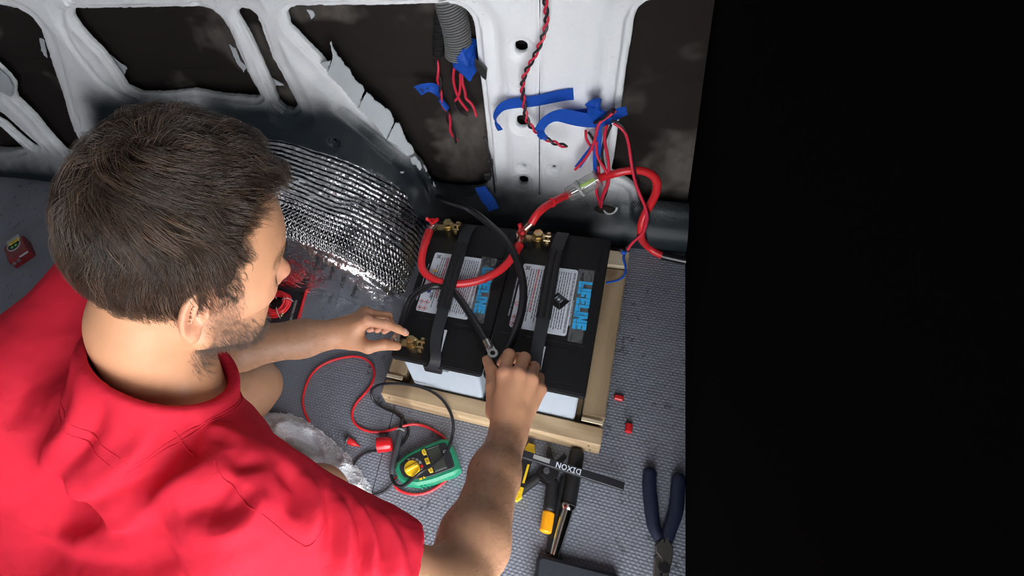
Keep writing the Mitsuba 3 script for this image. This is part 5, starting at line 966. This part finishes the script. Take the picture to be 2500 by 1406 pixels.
cl = HLp(cap.vertices); inside = cl[:, 2] > zline(cl[:, 0]) + 0.002; rootv = cl[inside]; rootv = CE + (rootv - CE) / np.linalg.norm((rootv - CE) / RA, axis=1, keepdims=True)
ng, nf = 1300, 16
wv_ = 1 + 3.5 * np.exp(-(np.linalg.norm(rootv - WH, axis=1) / .03) ** 2); gr = rootv[rng.choice(len(rootv), ng, p=wv_ / wv_.sum())]; glen = rng.uniform(.035, .065, ng) * (1 - .45 * sm(0.04, -.03, gr[:, 2])) * (1 - .68 * sm(-.005, .026, gr[:, 0]) * sm(.112, .085, gr[:, 2])) * (1 + 1.3 * sm(.045, .085, gr[:, 0]) * sm(.1, .12, gr[:, 2])); glift = rng.uniform(.007, .016, ng) + .012 * sm(.09, .14, gr[:, 2]) * rng.uniform(.3, 1, ng)
GP = grow(gr, 10, glen, glift)
fr_ = np.repeat(gr, nf, 0) + rng.normal(0, .0058, (ng * nf, 3)); fr_ = CE + (fr_ - CE) / np.linalg.norm((fr_ - CE) / RA, axis=1, keepdims=True)
FP = grow(fr_, 10, np.repeat(glen, nf) * rng.uniform(.8, 1.1, ng * nf), np.repeat(glift, nf) + rng.normal(0, .0018, ng * nf))
gd = np.repeat(GP, nf, 0) + (rng.normal(0, .0018, (ng * nf, 1, 3)))
a = (np.linspace(0, 1, 10) ** .8 * .72)[None, :, None]; SP = FP * (1 - a) + gd * a
tone = np.repeat(rng.uniform(.35, 1.0, ng), nf) * rng.uniform(.6, 1.5, ng * nf); lightm = (rng.uniform(size=ng) < .16).repeat(nf); tone = np.where(lightm, tone * 2.4, tone)
strands(EAR + SP @ HM.T, 0.00027, 'strand', 'mat_hair', H0, np.clip(np.array([0.053, 0.0325, 0.0215])[None] * tone[:, None], 0, 1), .3)

# T-shirt
def dirn(a, b): return norm(np.asarray(b) - np.asarray(a))
nd = norm([0.33, 0.675, 0.66]); cc = np.array([-0.100, -0.263, 0.664])                        # collar's centre and axis
sR = RS + (RE - RS) * 0.73; sL = LS + (LE - LS) * 0.62
def shirt_solid(P):
    d = d_cone(P, NB - [0, 0, .060] + rt * .05 - fw * .035, RS + [0, 0, .002], 0.070, 0.0690); d = smin(d, d_cone(P, NB - [0, 0, .060] - rt * .05 - fw * .03, LS + [0, 0, .002], 0.074, 0.0720), 0.03)
    d = smin(d, d_cone(P, cc - nd * .085 - fw * .012, cc - nd * 0.010, 0.100, 0.0875), 0.03)
    c = NB - [0, 0, .125]; bk = -fw * .045
    for s in (-1, 1): d = smin(d, d_cone(P, c + rt * s * .075 + bk, HC + rt * s * .075 + bk * .4, 0.088, 0.128), 0.05)
    lat = UD(70, 985, .80); d = smin(d, d_cone(P, LS + [0, 0, .005], lat, 0.074, 0.090), 0.06); d = smin(d, d_cone(P, lat, HC - rt * .12, 0.090, 0.125), 0.10)
    d = smin(d, d_cone(P, RS - [0, 0, .09] - fw * .05, HC + rt * .12, 0.070, 0.115), 0.05)
    d = smin(d, d_cone(P, RS, sR, 0.070, 0.0665), 0.03); d = smin(d, d_cone(P, LS, sL, 0.072, 0.068), 0.035)
    return d
def shirt_sd(P):
    d = shirt_solid(P)
    l = (P - cc); h = l @ nd; r = np.linalg.norm(l - h[:, None] * nd, axis=1)
    d = smin(d, np.hypot(r - 0.0845, (h + 0.006) * .6) - 0.0085, 0.012)                           # collar roll
    d = smax(d, -(np.maximum(r - 0.0795, -(h + 0.075))), 0.004)                                  # neck opening
    d = smax(d, np.where(r < .13, h - 0.006, -1.0), 0.004)
    for S, E, e, rad in ((RS, RE, sR, 0.0575), (LS, LE, sL, 0.056)):                            # sleeves are cut off and hollow
        ax = dirn(S, E); k = (P - e) @ ax; rr = np.linalg.norm(P - e - k[:, None] * ax, axis=1); near = rr < 0.16
        d = np.where(near & (k > -.12), smax(d, k, 0.004), d); d = np.where(near, smax(d, -(np.maximum(rr - rad, -(k + 0.05))), 0.003), d)
    return d
shirt = nets(shirt_sd, (-0.70, -0.86, 0.12), (0.36, 0.06, 0.78), 0.0034, 22, 1.3)
# only the piece that is worn: drop crumbs
pc = shirt.split(only_watertight=False); shirt = max(pc, key=lambda m_: len(m_.faces)) if len(pc) else shirt
sv = shirt.vertices.copy(); sn = vnormals(shirt); spx_ = pix(sv); front = ((CAM - sv) * sn).sum(1) > 0
def surf(l):
    """Pixels of the photograph -> points of the shirt's near surface."""
    o = []
    for x, y in l:
        dd = np.hypot(spx_[:, 0] - x, spx_[:, 1] - y); c = np.where(front & (dd < 9))[0]; c = c if len(c) else [np.argmin(dd + 1e3 * ~front)]; o.append(sv[c[np.argmin(spx_[c, 2])]])
    return np.array(o)
disp = np.zeros(len(sv))
def crease(l, w, a, prof='v'):
    """A fold along a polyline: a ridge (a > 0) or a furrow (a < 0) of half-width w."""
    global disp
    S = spline(surf(l), 120) if len(l) > 2 else np.linspace(*surf(l), 120); t = cKDTree(S); d, i = t.query(sv, distance_upper_bound=w * 4); ok = np.isfinite(d); i = np.minimum(i, 119)
    e = np.sin(np.pi * np.clip((i + 1) / 121, 0, 1)) ** .5; disp = disp + np.where(ok, a * np.exp(-(np.where(ok, d, 9) / w) ** 2) * e, 0)
FOLDS = [
 ([(165, 850), (125, 980), (60, 1110)], .013, -.011), ([(205, 900), (160, 1040), (80, 1180)], .012, .007), ([(250, 960), (190, 1090), (50, 1240)], .012, -.010), ([(60, 930), (20, 1060)], .014, -.007),
 ([(400, 1030), (330, 1110), (210, 1200)], .012, .009), ([(440, 1060), (380, 1140), (270, 1230), (150, 1290)], .011, -.011), ([(520, 1120), (450, 1170), (330, 1260), (180, 1320)], .013, .010),
 ([(570, 1160), (520, 1215), (430, 1250)], .013, -.013), ([(620, 1190), (580, 1240), (490, 1262)], .010, -.008), ([(650, 1200), (600, 1270), (500, 1300)], .010, .008), ([(490, 1030), (465, 1070), (475, 1120)], .008, -.007),
 ([(690, 1130), (722, 1180), (715, 1260)], .010, -.011), ([(745, 1150), (775, 1220), (757, 1310)], .010, .010), ([(790, 1190), (818, 1275), (802, 1400)], .007, -.009), ([(830, 1210), (858, 1290), (850, 1406)], .0065, .008),
 ([(850, 1212), (885, 1295), (880, 1406)], .0055, -.009), ([(875, 1222), (912, 1300), (915, 1406)], .0055, .008), ([(900, 1232), (942, 1310), (950, 1406)], .0055, -.008), ([(930, 1245), (975, 1320), (985, 1406)], .006, .006), ([(960, 1260), (1005, 1340), (1012, 1406)], .0055, -.004),
 ([(430, 965), (480, 1010), (560, 1060)], .009, -.007), ([(470, 1010), (530, 1045), (600, 1070)], .009, .006), ([(560, 1090), (590, 1120), (650, 1110)], .009, -.008), ([(20, 1270), (160, 1320), (330, 1340)], .018, .009), ([(60, 1350), (260, 1385), (420, 1370)], .02, -.008), ([(640, 1330), (560, 1380), (420, 1400)], .016, .008)]
for l, w_, a_ in FOLDS: crease(l, w_, a_ * 1.2)
hcol = np.linalg.norm(sv - cc, axis=1) < 0.105
disp += 0.009 * (meshkit.fbm(sv * np.array([16, 22, 22])) - .5) * ~hcol + 0.0012 * (meshkit.noise(sv * 110) - .5)
lv0 = sv - cc; lh0 = lv0 @ nd; lr0 = np.linalg.norm(lv0 - lh0[:, None] * nd, axis=1); disp[(lr0 < .0855) & (np.abs(lh0) < .12)] = 0; disp *= 1 - np.exp(-(np.hypot(lr0 - .085, np.minimum(np.abs(lh0), .2)) / .014) ** 2)
dirs = sn.copy(); ax = dirn(RS, RE); kk = (sv - RS) @ ax; rad_ = sv - RS - kk[:, None] * ax; slv = (np.linalg.norm(rad_, axis=1) < .11) & (kk > .07)
dirs[slv] = rad_[slv] / (np.linalg.norm(rad_[slv], axis=1, keepdims=True) + 1e-9)
shirt.vertices = sv + dirs * disp[:, None]
relax(shirt, 3)
def f_knit(p, n, uv): return dr.sin(p.x * 3600) * dr.sin(p.y * 3600) * dr.sin(p.z * 3600 + 1) * .5 + fbm(p.x * 300, p.y * 300, p.z * 300, 2)
scene['mat_shirt'] = {'type': 'twosided', 'bsdf': {'type': 'bumpmap', 'arbitrary': proc(f_knit, 3e-4), 'scale': 0.0003,
                      'bsdf': {'type': 'principled', 'base_color': rgb(0.44, 0.011, 0.027), 'roughness': 0.8, 'specular': 0.2, 'sheen': 0.35, 'sheen_tint': 0.8}}}
SH = put('shirt', shirt, 'mat_shirt', man, smooth=True)
st_tree = cKDTree(shirt.vertices); sn2 = vnormals(shirt)
def onto(P, off, k=14):
    """Slides points along the cloth's normal onto the cloth, and a little above it."""
    for _ in range(3):
        _, i = st_tree.query(P, k=k); n = sn2[i].mean(1); n /= np.linalg.norm(n, axis=1, keepdims=True); P = P + n * ((((shirt.vertices[i].mean(1) - P) * n).sum(1)) + off)[:, None]
    return P
def seam_(l, r=0.0009, off=0.0002):
    S = spline(surf(l), 70)
    for _ in range(12): S[1:-1] = (S[:-2] + S[1:-1] * 2 + S[2:]) / 4
    put('seam', tube(onto(S, off), r, 7), 'mat_shirt', SH)
seam_([(520, 1122), (545, 1165), (590, 1215), (650, 1262), (705, 1303), (752, 1332)]); seam_([(428, 1058), (440, 1070), (456, 1088), (470, 1106)], .0008); seam_([(752, 1332), (762, 1318), (776, 1290), (785, 1262)], .0008)
ang = np.linspace(0, 2 * np.pi, 90); ux = norm(np.cross(nd, rt)); uy = np.cross(nd, ux)
def ring_at(r):
    R0 = cc + (np.cos(ang)[:, None] * ux + np.sin(ang)[:, None] * uy) * r; hs = np.linspace(.02, -.09, 220); d = shirt_sd((R0[:, None] + hs[None, :, None] * nd).reshape(-1, 3)).reshape(len(ang), -1)
    k = np.argmax(d < 0, axis=1); h = hs[k]
    for _ in range(4): h = (np.roll(h, 1) + 2 * h + np.roll(h, -1)) / 4
    return onto(R0 + nd * h[:, None], .0002)
for r in (0.0985, 0.1010): put('collar_seam', tube(ring_at(r), 0.0007, 7), 'mat_shirt', SH)
# shorts
def shorts_sd(P):
    d = None
    for K, Hj in ((KL, HLj), (KR, HRj)):
        e = Hj + (K - Hj) * .52; x = d_cone(P, Hj, e, 0.104, 0.092); ax = dirn(Hj, K); x = smax(x, (P - e) @ ax, 0.004); d = x if d is None else smin(d, x, 0.03)
    return smax(d, 0.012 - P[:, 2], .01)
pri('mat_shorts', (0.045, 0.05, 0.06), 0.85)
put('shorts', nets(shorts_sd, (-0.66, -0.76, 0.0), (0.02, -0.1, 0.40), 0.006, 16, 1.3), 'mat_shorts', man, smooth=True)
